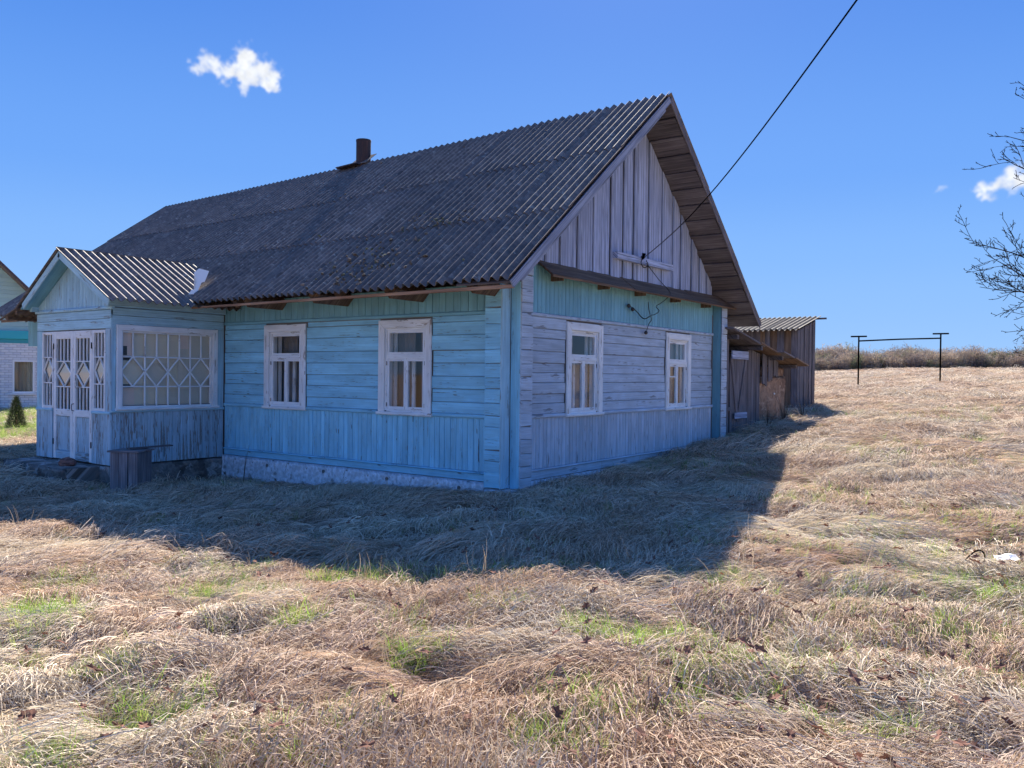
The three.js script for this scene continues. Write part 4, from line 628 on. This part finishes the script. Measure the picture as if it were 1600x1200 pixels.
{ // cable from the gable timber towards the road
  const a = [0.16, 3.71, -3.62], b = [5.15, 4.42, 2.85], c = [9.9, 5.6, 9.1], pts = []; for (let i = 0; i <= 40; i++) { const t = i / 40; const q = t < 0.5 ? [0, 1, 2].map((k) => a[k] + (b[k] - a[k]) * t * 2) : [0, 1, 2].map((k) => b[k] + (c[k] - b[k]) * (t * 2 - 1)); q[1] -= 0.2 * Math.sin(Math.PI * Math.min(1, t * 2)) * (t < 0.5 ? 1 : 0); pts.push(V(...q)); }
  tag(mesh('power_cable', tubeGeo(pts, pts.map(() => 0.007), 7), M.black, scene), 'black overhead cable running from the gable timber up into the sky', 'cable');
  const w = thing('hanging_wiring', 'loose black wires dangling on the teal gable boards above the windows', 'wiring', [0, 0, 0]);
  mesh('wire', tubeGeo(curve([[0.17, 3.72, -3.60], [0.19, 3.6, -3.45], [0.19, 3.53, -3.55], [0.17, 3.60, -3.75], [0.18, 3.66, -3.66]], 24), Array(25).fill(0.008), 6), M.black, w);
  mesh('wire', tubeGeo(curve([[0.16, 3.62, -3.7], [0.2, 3.36, -4.15], [0.27, 3.15, -4.42], [0.12, 3.0, -4.38], [0.07, 2.93, -4.28], [0.09, 2.86, -4.36], [0.07, 2.78, -4.22], [0.08, 2.755, -4.06], [0.07, 2.68, -4.1], [0.08, 2.6, -3.98], [0.06, 2.46, -3.93]], 48), Array(49).fill(0.006), 6), M.black, w);
  mesh('wire', tubeGeo(curve([[0.06, 2.865, -3.31], [0.08, 2.80, -3.5], [0.10, 2.69, -3.70], [0.09, 2.69, -3.85], [0.08, 2.75, -4.05]], 24), Array(25).fill(0.008), 6), M.black, w);
  mesh('wire', tubeGeo(curve([[0.06, 2.985, -4.0], [0.07, 2.88, -3.99], [0.08, 2.77, -4.03]], 12), Array(13).fill(0.006), 6), M.black, w);
  for (const p of [[0.05, 2.87, -3.30], [0.055, 2.82, -3.43], [0.06, 2.45, -3.92]]) mesh('connector', new THREE.IcosahedronGeometry(0.036, 1).scale(0.8, 1, 1.3).translate(...p), M.black, w);
}
{ // box of boards beside the porch
  const gy = groundY(-5.75, 2.1) - 0.04, b = thing('wooden_crate', 'weathered wooden plank crate with loose lid standing beside the porch', 'crate', [-5.75, gy, 2.12], 0.55), h = 0.62; b.scale.set(0.86, 1, 0.86);
  const cr = [M.old[0], wood(tOld, 1.3), wood(tOld, 1.15)];
  for (const [x0, x1, z] of [[-0.26, -0.10, 0.24], [-0.10, 0.075, 0.245], [0.08, 0.26, 0.24]]) mesh('plank', plank(rect(x0 + 0.006, 0, x1 - 0.006, h), 0.022, 0.004, true), pick(cr), b, [0, 0, z]);
  for (const [x0, x1] of [[-0.24, -0.07], [-0.06, 0.24]]) mesh('plank', plank(rect(x0 + 0.005, 0, x1 - 0.005, h), 0.022, 0.004, true), pick(cr), b, [-0.24, 0, 0], [0, -Math.PI / 2, 0]);
  for (const [x0, x1] of [[-0.24, 0.02], [0.025, 0.24]]) { mesh('plank', plank(rect(x0 + 0.005, 0, x1 - 0.005, h), 0.022, 0.004, true), pick(cr), b, [0.24, 0, 0], [0, Math.PI / 2, 0]); mesh('plank', plank(rect(x0 + 0.005, 0, x1 - 0.005, h), 0.022, 0.004, true), pick(cr), b, [0, 0, -0.24], [0, Math.PI, 0]); }
  const lid = new THREE.Group(); lid.name = 'lid'; b.add(lid); lid.position.set(0, h + 0.002, 0); for (const [z0, z1, q] of [[-0.29, -0.1, 0.02], [-0.09, 0.1, -0.015], [0.105, 0.285, 0.01]]) { const o = mesh('plank', box(-0.30, 0.004, z0, 0.29, 0.03, z1), pick(cr), lid); o.rotation.y = q; }
  mesh('top_board', box(-0.05, 0.036, -0.1, 0.75, 0.056, 0.05), M.old[2], lid, [0, 0, 0], [0, 0.9, 0.02]);
}
{ // reddish stone on the doorstep
  const g = new THREE.IcosahedronGeometry(0.5, 4), p = g.attributes.position; for (let i = 0; i < p.count; i++) { const v = V().fromBufferAttribute(p, i), k = 1 + 0.16 * pn(v.x * 3, v.y * 3, v.z * 3) + 0.05 * pn(v.x * 9, v.y * 9, v.z * 9); p.setXYZ(i, v.x * k * 0.36, Math.max(-0.06, v.y * k * 0.17), v.z * k * 0.24); } g.computeVertexNormals();
  const o = mesh('stone', g, std({ map: blotchTex(451, [[120, 84, 76], [[92, 62, 58], 0.5, 0.15, 8], [[146, 110, 100], 0.6, 0.1, 14]], 256, [1.5, 1.5]), bumpMap: noiseBump, bumpScale: 0.01 }), scene, [-7.28, 0.165, 2.36]); tag(o, 'reddish brown stone lying on the doorstep before the porch door', 'stone');
}
{ // plastic scrap and a loop of hose in the grass on the right
  const x = 5.98, z = 1.25, o = mesh('plastic_scrap', (() => { const g = new THREE.PlaneGeometry(0.17, 0.10, 8, 5).rotateX(-Math.PI / 2), p = g.attributes.position; for (let i = 0; i < p.count; i++) p.setY(i, 0.05 * Math.abs(pn(p.getX(i) * 14, p.getZ(i) * 14, 2)) + 0.01); g.computeVertexNormals(); return g; })(), std({ color: new THREE.Color(0.82, 0.82, 0.85), roughness: 0.4, side: THREE.DoubleSide }), scene, [x, groundY(x, z) + 0.11, z], [0.25, 0.4, 0]); tag(o, 'crumpled scrap of white plastic lying in the dry grass, far right', 'litter');
  const q = (a, b, h) => [a, groundY(a, b) + h, b]; tag(mesh('hose_loop', tubeGeo(curve([q(5.66, 1.53, 0.0), q(5.72, 1.46, 0.09), q(5.80, 1.41, 0.15), q(5.84, 1.43, 0.12), q(5.83, 1.49, -0.02)], 24), Array(25).fill(0.006), 7), M.black, scene), 'bent black loop of hose sticking up from the dry grass', 'hose');
}
function conifer(x, z, h, r, seed) {
  const q = rngOf(seed), t = thing('small_conifer', 'small cone-shaped green conifer on the lawn before the brick house', 'conifer', [x, groundY(x, z) - 0.02, z]);
  mesh('trunk', tubeGeo([V(0, -0.05, 0), V(0, h * 0.9, 0)], [0.03, 0.008], 6), M.brown[2], t);
  const P = [], N = []; for (let i = 0; i < 5200; i++) { const v = Math.pow(q(), 0.75), y = h * (1 - v) * 0.0 + h * (0.02 + 0.98 * (1 - v)), rr = r * Math.pow(v, 0.8) * (0.72 + 0.45 * q()) + 0.01, a = q() * 6.283, ca = Math.cos(a), sa = Math.sin(a), l = 0.03 + 0.06 * q(), w = 0.007, up = 0.4 + 0.8 * q(); const bx = ca * rr, bz = sa * rr; P.push(bx - sa * w, y, bz + ca * w, bx + sa * w, y, bz - ca * w, bx + ca * l + (q() - 0.5) * 0.03, y + l * up, bz + sa * l + (q() - 0.5) * 0.03); }
  const g = new THREE.BufferGeometry(); g.setAttribute('position', new THREE.Float32BufferAttribute(P, 3)); g.computeVertexNormals(); mesh('crown', g, std({ color: new THREE.Color(0.05, 0.075, 0.03), roughness: 0.9, side: THREE.DoubleSide }), t);
}
conifer(-18.98, -1.86, 1.0, 0.27, 5);
tag(mesh('white_pipe', tubeGeo(curve([[-23.6, 0.12, -4.5], [-23.0, 0.14, -5.2], [-22.5, 0.12, -5.9]].map(([x, y, z]) => [x, groundY(x, z) + 0.04, z]), 10), Array(11).fill(0.05), 8), M.white, scene), 'white pipe lying on the grass beside the brick house wall', 'pipe');

// bare trees and shrubs
function bareTree(t, seed, height, rad, limbs, bark, twig = 1) {
  const q = rngOf(seed), rr = (a, b) => a + (b - a) * q(), geos = [];
  function limb(p, dir, len, r, level) {
    const n = level === 0 ? 9 : level === 1 ? 6 : 4, pts = [p.clone()], rad2 = [r], d = dir.clone(), cur = p.clone();
    for (let i = 1; i <= n; i++) { d.add(V(rr(-1, 1), rr(-0.8, 0.9), rr(-1, 1)).multiplyScalar(level < 2 ? 0.16 : 0.26)); d.y += level === 0 ? 0.015 : 0.03; d.normalize(); cur.addScaledVector(d, len / n); pts.push(cur.clone()); rad2.push(Math.max(0.0035 * twig, r * (1 - i / n * 0.85))); }
    geos.push(tubeGeo(pts, rad2, level === 0 ? 6 : level === 1 ? 5 : 4));
    if (level >= 3) return;
    const kids = level === 0 ? Math.round(len * 3.0) : level === 1 ? Math.round(2 + len * 3) : Math.round(1 + len * 3);
    for (let k = 0; k < kids; k++) { const f = 0.18 + 0.8 * (k + q()) / kids, i = Math.min(n - 1, Math.floor(f * n)), fr = f * n - i, at = pts[i].clone().lerp(pts[i + 1], fr), td = pts[i + 1].clone().sub(pts[i]).normalize(), side = V(rr(-1, 1), rr(-0.7, 1), rr(-1, 1)); side.addScaledVector(td, -side.dot(td)).normalize(); limb(at, td.multiplyScalar(rr(0.7, 1.1)).add(side.multiplyScalar(rr(0.6, 1.0))).normalize(), len * rr(0.22, 0.45) * (1.15 - f * 0.6), Math.max(0.004 * twig, r * (1 - f * 0.8) * 0.5), level + 1); }
  }
  const top = V(0.25, height, 0.1), trunk = []; for (let i = 0; i <= 10; i++) trunk.push(V(0.25 * i / 10 + 0.1 * Math.sin(i * 0.9), -0.3 + (height + 0.3) * i / 10, 0.1 * Math.cos(i * 0.7)));
  mesh('trunk', tubeGeo(trunk, trunk.map((_, i) => rad * (1 - i / 10 * 0.85)), 10), bark, t);
  for (const [y, tip, r] of limbs) { const i = Math.min(9.99, (y + 0.3) / (height + 0.3) * 10), k = Math.floor(i), b = trunk[k].clone().lerp(trunk[k + 1], i - k), d = tip.clone().sub(b), l = d.length(); limb(b, d.normalize(), l, r, 0); }
  mesh('crown', mergeGeometries(geos.map((g) => g.toNonIndexed())), bark, t);
}
{
  const bx = 7.15, bz = -16.5, by = groundY(bx, bz), t = thing('bare_tree', 'leafless tree reaching thin branches in from the right edge', 'tree', [bx, by, bz]), bark = std({ color: new THREE.Color(0.045, 0.034, 0.034), roughness: 0.9 });
  const tips = [[3.57, 5.3, -14.0, 3.6], [3.6, 3.95, -14.0, 3.0], [4.1, 7.6, -14.4, 5.6], [4.2, 8.3, -14.5, 6.6], [4.6, 9.6, -14.8, 7.6], [3.8, 3.2, -14.1, 2.4], [4.05, 1.75, -14.3, 2.2], [3.9, 4.9, -15.0, 3.4], [4.0, 6.3, -15.2, 4.6], [4.3, 2.6, -13.6, 2.2], [4.5, 9.0, -15.6, 7.0], [4.4, 6.9, -14.2, 5.0], [4.0, 4.4, -14.6, 3.0], [4.6, 8.0, -14.0, 6.0], [4.3, 2.2, -14.9, 1.9]], limbs = tips.map(([x, y, z, h]) => [h - by, V(x + 0.22 - bx, y - by, z - 0.12 - bz), 0.042]);
  for (let k = 0; k < 15; k++) { const a = -1.9 + k * 0.29, h = 2 + (k * 37 % 15) / 15 * 6.5; limbs.push([h, V(Math.cos(a) * 3, h + 1.6, Math.sin(a) * 3), 0.05]); }
  bareTree(t, 77, 10.2, 0.15, limbs, bark, 1.8);
}
{ // dry weeds by the clay wall and the house
  const list = [[0.42, -9.2, 0.6, 'dry leafless weed beside the clay wall, nearest the plank door'], [0.42, -10.3, 0.7, 'dry leafless weed before the middle of the clay wall'], [0.45, -11.6, 0.8, 'tallest dry weed at the far corner of the clay wall'], [-5.35, 0.35, 1.1, 'thin bare stem standing by the front plinth near the porch']];
  list.forEach(([x, z, h, label], i) => { const t = thing(i ? 'dry_weed_' + String(i).padStart(3, '0') : 'dry_weed', label, 'weed', [x, groundY(x, z) - 0.02, z]), q = rngOf(40 + i); t.userData.group = 'dry weeds by the walls'; const ws = std({ color: new THREE.Color(0.2, 0.15, 0.12), roughness: 1 }); const n = i === 3 ? 2 : 9; for (let k = 0; k < n; k++) { const a = q() * 6.28, l = h * (0.5 + 0.6 * q()), s = 0.1 + 0.35 * q() * (i === 3 ? 0.3 : 1); mesh('stem', tubeGeo(curve([[0, 0, 0], [Math.cos(a) * s * 0.4, l * 0.55, Math.sin(a) * s * 0.4], [Math.cos(a) * s, l, Math.sin(a) * s]], 6), [0.006, 0.006, 0.005, 0.005, 0.004, 0.003, 0.002], 4), ws, t); } });
}

// ---------------------------------------------------------------- grass, leaves and the dry growth on the crest
function ribbon(P, pts, w0, w1, side) { for (let i = 0; i < pts.length - 1; i++) { const f = i / (pts.length - 1), g = (i + 1) / (pts.length - 1), a = w0 + (w1 - w0) * f, b = w0 + (w1 - w0) * g, p = pts[i], q = pts[i + 1]; const A = [p[0] - side[0] * a, p[1] - side[1] * a, p[2] - side[2] * a], B = [p[0] + side[0] * a, p[1] + side[1] * a, p[2] + side[2] * a], C = [q[0] + side[0] * b, q[1] + side[1] * b, q[2] + side[2] * b], D = [q[0] - side[0] * b, q[1] - side[1] * b, q[2] - side[2] * b]; P.push(...A, ...B, ...C, ...A, ...C, ...D); } }
function strands(seed, n, o) {                   // lying strands, combed along +x
  const q = rngOf(seed), rr = (a, b) => a + (b - a) * q(), P = [], C = [];
  for (let k = 0; k < n; k++) { const c0 = P.length, a = rr(-o.spread, o.spread), l = rr(o.l0, o.l1), h = rr(o.h0, o.h1), r = o.r * Math.sqrt(q()), b = q() * 6.283, x = r * Math.cos(b) - l * 0.4 * o.lie, z = r * Math.sin(b), bend = rr(-0.6, 0.6), y0 = rr(-0.02, 0.025), pts = []; for (let i = 0; i <= 4; i++) { const t = i / 4, an = a + bend * t, y = o.lie ? y0 + h * Math.sin(Math.PI * Math.min(1, t * 0.9 + 0.05)) : -0.01 + h * (t - 0.25 * t * t); pts.push([x + l * t * Math.cos(an) * o.lie + (1 - o.lie) * l * t * t * Math.cos(b) * 0.5, y, z + l * t * Math.sin(an) * o.lie + (1 - o.lie) * l * t * t * Math.sin(b) * 0.5]); } const tw = rr(-0.9, 0.9); ribbon(P, pts, o.w * rr(0.7, 1.3), o.w * 0.25, [-Math.sin(a) * Math.cos(tw), Math.sin(tw), Math.cos(a) * Math.cos(tw)]); const v = q(), t = v < 0.22 ? rr(0.34, 0.55) : v < 0.7 ? rr(0.75, 1.05) : rr(1.1, 1.32); for (let i = c0; i < P.length; i += 3) C.push(t, t * (v < 0.22 ? 0.86 : 1), t * (v < 0.22 ? 0.8 : 1)); }
  const g = solid(P); g.setAttribute('color', new THREE.Float32BufferAttribute(C, 3)); return g;
}
const inHouse = (x, z) => (x > LX - 0.3 && x < 0.02 && z < 0.03 && z > -GW) || (x > PX0 - 0.2 && x < PX1 - 0.02 && z > -1 && z < 2.6) || (x > -6 && x < 0.02 && z <= -7 && z > -11.7) || (x > -4 && x < -0.46 && z < -14.1 && z > -15.8);
const inView = (x, z, extra = 0.16) => { const dx = x - CX, dz = z - CZ, f = -Math.sin(0.6286) * dx - Math.cos(0.6286) * dz, r = Math.cos(0.6286) * dx - Math.sin(0.6286) * dz; return f > 0.8 && Math.abs(r) < f * (0.62 + extra) + 1.2; };
const plantMat = (tr, vertexColors = false) => new THREE.MeshPhysicalMaterial({ color: 0xffffff, vertexColors, roughness: 0.95, transmission: tr, thickness: 0, side: THREE.DoubleSide, specularIntensity: 0.35 });
function scatter(o, name, geos, spots, mat) {
  geos.forEach((g, k) => { const mine = spots.filter((p, i) => (p.v ?? i % geos.length) === k), m = new THREE.InstancedMesh(g, mat, mine.length), d = new THREE.Object3D(), c = new THREE.Color(); d.rotation.order = 'YXZ';
    mine.forEach((s, i) => { d.position.set(s.x, s.y, s.z); d.rotation.set(s.rx || 0, s.a, s.rz || 0); d.scale.set(s.sx, s.sy, s.sz); d.updateMatrix(); m.setMatrixAt(i, d.matrix); m.setColorAt(i, c.setRGB(...s.c)); });
    m.name = name; m.userData.kind = 'stuff'; o.add(m); });
}
{
  const dry = new THREE.Group(); dry.name = 'dry_grass'; scene.add(dry); tag(dry, 'matted pale dry grass covering the whole slope around the house', 'grass', { kind: 'stuff' });
  const spots = [], q = rngOf(501), rr = (a, b) => a + (b - a) * q(), cols = [[0.59, 0.48, 0.365], [0.56, 0.43, 0.335], [0.56, 0.49, 0.40], [0.55, 0.42, 0.305], [0.65, 0.56, 0.435], [0.46, 0.325, 0.235]];
  const rings = [[1.2, 8, 150, 1], [8, 15, 85, 1.25], [15, 28, 34, 1.9], [28, 54, 12, 3.0]];
  for (const [d0, d1, dens, sc] of rings) { const half = 0.85, n = Math.round((d1 * d1 - d0 * d0) * half * dens); for (let k = 0; k < n; k++) { const d = Math.sqrt(rr(d0 * d0, d1 * d1)), a = 0.6286 + rr(-half, half), x = CX - Math.sin(a) * d, z = CZ - Math.cos(a) * d; if (!inView(x, z) || inHouse(x, z)) continue; if (x < -14 && z < 4 && q() < 0.55) continue; const e = 0.12, y = groundY(x, z), gx = (groundY(x + e, z) - y) / e, gz = (groundY(x, z + e) - y) / e; const dir = 2.6 * pn(x * 0.28, z * 0.28, 21) * 2 + 1.6 * pn(x * 0.9, z * 0.9, 25) + 0.5, cmb = Math.max(0, Math.min(4, Math.floor(2.2 + 5.5 * pn(x * 0.5, z * 0.5, 81) + rr(-0.9, 0.9)))), s = sc * rr(0.75, 1.25), m = pn(x * 0.6, z * 0.6, 33) * 0.9 + pn(x * 2.2, z * 2.2, 35) * 0.5 + rr(-0.35, 0.35); let c = m > 0.52 ? cols[5] : m > 0.28 ? cols[3] : m > 0.0 ? cols[1] : m > -0.18 ? cols[0] : m > -0.35 ? cols[2] : cols[4]; const b = rr(0.8, 1.15); c = c.map((v) => v * b);
      const ca = Math.cos(dir), sa = Math.sin(dir), rise = gx * ca - gz * sa, roll = gx * sa + gz * ca; spots.push({ v: cmb, x, y: y + 0.005, z, a: dir + rr(-1, 1) * (0.15 + 0.25 * cmb), rz: Math.atan(rise), rx: -Math.atan(roll) * 1.0, sx: s, sy: 1 + 0.25 * (s - 1), sz: s, c }); } }
  scatter(dry, 'grass_tuft', [1, 2, 3, 4, 5].map((k) => strands(600 + k, 34, { spread: 0.08 + 0.26 * k, l0: 0.07, l1: 0.36 - 0.025 * k, h0: 0.01, h1: 0.06 + 0.011 * k, r: 0.16, w: 0.0027, lie: 1 })), spots, plantMat(0.18, true));
  const stalks = []; for (let k = 0; k < 1500; k++) { const d = 2 + 22 * Math.pow(q(), 1.2), a = 0.6286 + rr(-0.7, 0.7), x = CX - Math.sin(a) * d, z = CZ - Math.cos(a) * d; if (inHouse(x, z) || !inView(x, z) || pn(x * 0.7, z * 0.7, 91) < 0.05) continue; const s = rr(0.7, 1.5), b = rr(0.7, 1.1); stalks.push({ x, y: groundY(x, z) + 0.02, z, a: q() * 6.28, rx: rr(-0.5, 0.5), rz: rr(-0.5, 0.5), sx: s, sy: s, sz: s, c: [0.55 * b, 0.44 * b, 0.31 * b] }); }
  scatter(dry, 'grass_stalk', [strands(651, 3, { spread: 0.5, l0: 0.05, l1: 0.14, h0: 0.16, h1: 0.32, r: 0.05, w: 0.0022, lie: 0 })], stalks, plantMat(0.18, true));
  console.log('dry tufts', spots.length, stalks.length);
}
{
  const green = new THREE.Group(); green.name = 'green_grass'; scene.add(green); tag(green, 'fresh green grass tufts sprouting through the dry grass, with more added to deepen the house shadow', 'grass', { kind: 'stuff' });
  const spots = [], q = rngOf(521), rr = (a, b) => a + (b - a) * q(), G0 = [[2.26, 5.49, 0.16, 1.1], [0.74, 6.40, 0.3, 1.2], [3.38, 5.52, 0.14, 0.8], [4.48, 4.65, 0.22, 1.1], [0.63, 4.90, 0.25, 0.8], [1.38, 4.29, 0.25, 1.0], [1.75, 4.14, 0.25, 1.0], [6.10, 2.18, 0.15, 1.1], [4.06, 4.68, 0.16, 0.9], [2.77, 6.73, 0.26, 1.0], [2.06, 6.61, 0.2, 0.8], [4.68, 5.67, 0.25, 0.8], [4.70, 6.09, 0.2, 0.8], [5.84, 5.14, 0.2, 0.9], [4.39, 3.31, 0.3, 0.8], [3.36, 4.53, 0.2, 0.7], [3.51, -1.12, 0.4, 0.7], [5.82, 1.95, 0.25, 0.8], [0.85, 5.28, 0.2, 1.0], [2.13, 3.84, 0.3, 0.9], [2.84, 3.55, 0.35, 0.9], [3.06, 7.49, 0.2, 0.8], [5.75, 3.36, 0.3, 0.7], [2.85, 6.95, 0.22, 1.0], [4.63, 0.45, 0.4, 0.7], [5.03, 4.76, 0.3, 0.8], [5.04, 5.20, 0.3, 0.8], [3.3, 3.3, 0.3, 0.8], [0.2, 4.5, 0.3, 0.8], [1.2, 5.0, 0.3, 0.7], [2.6, -3.5, 0.5, 0.7], [1.9, -5.2, 0.4, 0.8], [5.2, 2.7, 0.3, 0.7], [-0.4, 5.6, 0.4, 0.9], [3.9, 2.1, 0.4, 0.6]];
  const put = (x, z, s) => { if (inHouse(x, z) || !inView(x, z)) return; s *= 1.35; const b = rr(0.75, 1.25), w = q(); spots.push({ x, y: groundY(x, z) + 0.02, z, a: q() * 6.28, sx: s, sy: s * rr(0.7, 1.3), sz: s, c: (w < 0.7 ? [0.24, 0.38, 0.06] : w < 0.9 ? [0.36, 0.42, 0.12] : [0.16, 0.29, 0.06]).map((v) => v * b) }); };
  for (const [x, z, r, s] of G0) for (let k = 0; k < 30 + r * 130; k++) { const a = q() * 6.28, d = r * Math.pow(q(), 0.7) * 1.4; put(x + Math.cos(a) * d, z + Math.sin(a) * d * 0.8, s * rr(0.5, 1.0)); }
  for (let k = 0; k < 20000; k++) { const d = 2 + 24 * q(), a = 0.6286 + rr(-0.7, 0.7), x = CX - Math.sin(a) * d, z = CZ - Math.cos(a) * d; if (pn(x * 0.45, z * 0.45, 51) + 0.4 * pn(x * 1.7, z * 1.7, 53) > 0.2 + (x > 3.0 ? -0.16 : 0.02)) put(x, z, rr(0.3, 0.7) * (1 + d / 40)); }
  for (let k = 0; k < 3200; k++) { const x = rr(-6, 3.4), z = rr(-7, 4); if ((z > 0.2 && z < 3.6) || (x > 0.3 && x < 0.6 + (z + 7) * 0.4)) if (pn(x * 0.8, z * 0.8, 57) > -0.15) put(x, z, rr(0.3, 0.65)); }  // extra tufts across the house shadow, their green deepening the tone of the shade
  for (let k = 0; k < 5200; k++) { const x = rr(-27, -15), z = rr(-6.5, 3.5); if (inView(x, z)) { const s = rr(0.8, 1.6); put(x, z, s); } }
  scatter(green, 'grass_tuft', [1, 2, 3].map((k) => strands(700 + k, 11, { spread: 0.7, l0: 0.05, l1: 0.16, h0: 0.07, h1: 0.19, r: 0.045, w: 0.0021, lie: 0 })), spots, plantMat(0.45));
  console.log('green tufts', spots.length);
}
{ // fallen leaves
  const q = rngOf(541), rr = (a, b) => a + (b - a) * q(), out = [[0, -0.5], [0.16, -0.34], [0.12, -0.2], [0.34, -0.08], [0.2, 0.06], [0.36, 0.24], [0.14, 0.3], [0.1, 0.44], [0, 0.5], [-0.1, 0.44], [-0.14, 0.3], [-0.36, 0.24], [-0.2, 0.06], [-0.34, -0.08], [-0.12, -0.2], [-0.16, -0.34]], P = [], h = ([x, z]) => [x * 0.9, 0.55 * x * x + 0.25 * z * z + 0.06 * Math.sin(z * 9), z];
  for (let i = 0; i < out.length; i++) P.push(...h([0, 0]), ...h(out[(i + 1) % out.length]), ...h(out[i]));
  const spots = []; for (let k = 0; k < 3000 && spots.length < 620; k++) { const d = 2.2 + 9 * Math.pow(q(), 1.2), a = 0.6286 + rr(-0.62, 0.62), x = CX - Math.sin(a) * d, z = CZ - Math.cos(a) * d; if (inHouse(x, z) || !inView(x, z)) continue; const right = (x - z * 0.2) > 3.6 ? 1 : 0.35; if (q() > right * (0.35 + 0.9 * Math.max(0, pn(x * 0.9, z * 0.9, 61) + 0.3))) continue; const s = rr(0.05, 0.09), b = rr(0.6, 1.3); spots.push({ x, y: groundY(x, z) + rr(0.09, 0.15), z, a: q() * 6.28, rx: rr(-0.6, 0.6), rz: rr(-0.6, 0.6), sx: s, sy: s, sz: s * rr(0.9, 1.4), c: [0.19 * b, 0.095 * b, 0.07 * b] }); }
  const o = new THREE.Group(); o.name = 'fallen_leaves'; scene.add(o); tag(o, 'curled brown fallen leaves scattered over the dry grass', 'leaves', { kind: 'stuff' });
  scatter(o, 'leaf', [solid(P)], spots, plantMat(0.15));
}
{ // dry growth along the crest of the field
  const q = rngOf(561), rr = (a, b) => a + (b - a) * q(), mk = (seed) => { const r2 = rngOf(seed), P = []; for (let k = 0; k < 34; k++) { const a = r2() * 6.283, r = 0.3 * Math.sqrt(r2()), l = 0.45 + 0.75 * r2(), lean = 0.12 + 0.3 * r2(), x = r * Math.cos(a), z = r * Math.sin(a), b = r2() * 6.283, pts = [0, 0.5, 1].map((t) => [x + Math.cos(b) * lean * t * t * l, -0.05 + l * t, z + Math.sin(b) * lean * t * t * l]); ribbon(P, pts, 0.009, 0.004, [Math.cos(a), 0, Math.sin(a)]); for (let m = 0; m < 4; m++) { const t = 0.35 + 0.6 * r2(), p = [x + Math.cos(b) * lean * t * t * l, l * t, z + Math.sin(b) * lean * t * t * l], c = r2() * 6.283, e = 0.09 + 0.13 * r2(); ribbon(P, [p, [p[0] + Math.cos(c) * e, p[1] + e * (r2() * 1.2 - 0.2), p[2] + Math.sin(c) * e]], 0.011, 0.006, [-Math.sin(c) * 0.7, 0.7, Math.cos(c) * 0.7]); } } return solid(P); };
  const spots = []; for (let k = 0; k < 3600; k++) { const u = rr(-16, 13), v = Math.pow(q(), 0.8) * 6.5, x = u, z = -38.2 - (u + 9) * 0.715 - v; const hgt = 0.92 + 0.5 * pn(u * 0.45, v * 0.3, 71) + 0.5 * pn(u * 1.9, v, 73), b = rr(0.7, 1.2), w = q(); spots.push({ x, y: groundY(x, z) - 0.03, z, a: q() * 6.28, sx: rr(0.8, 1.3), sy: hgt * rr(0.75, 1.2), sz: rr(0.8, 1.3), c: (w < 0.45 ? [0.40, 0.33, 0.27] : w < 0.7 ? [0.28, 0.22, 0.20] : w < 0.85 ? [0.22, 0.25, 0.15] : [0.52, 0.43, 0.34]).map((t) => t * b) }); }
  const o = new THREE.Group(); o.name = 'dry_weed_thicket'; scene.add(o); tag(o, 'thicket of tall dry brown weeds along the crest of the field', 'weeds', { kind: 'stuff' });
  scatter(o, 'weed_stalks', [mk(801), mk(802), mk(803), mk(804)], spots, plantMat(0.2));
}

scene.traverse((o) => { if (o.isMesh) { o.castShadow = true; o.receiveShadow = true; } });
renderer.render(scene, camera);
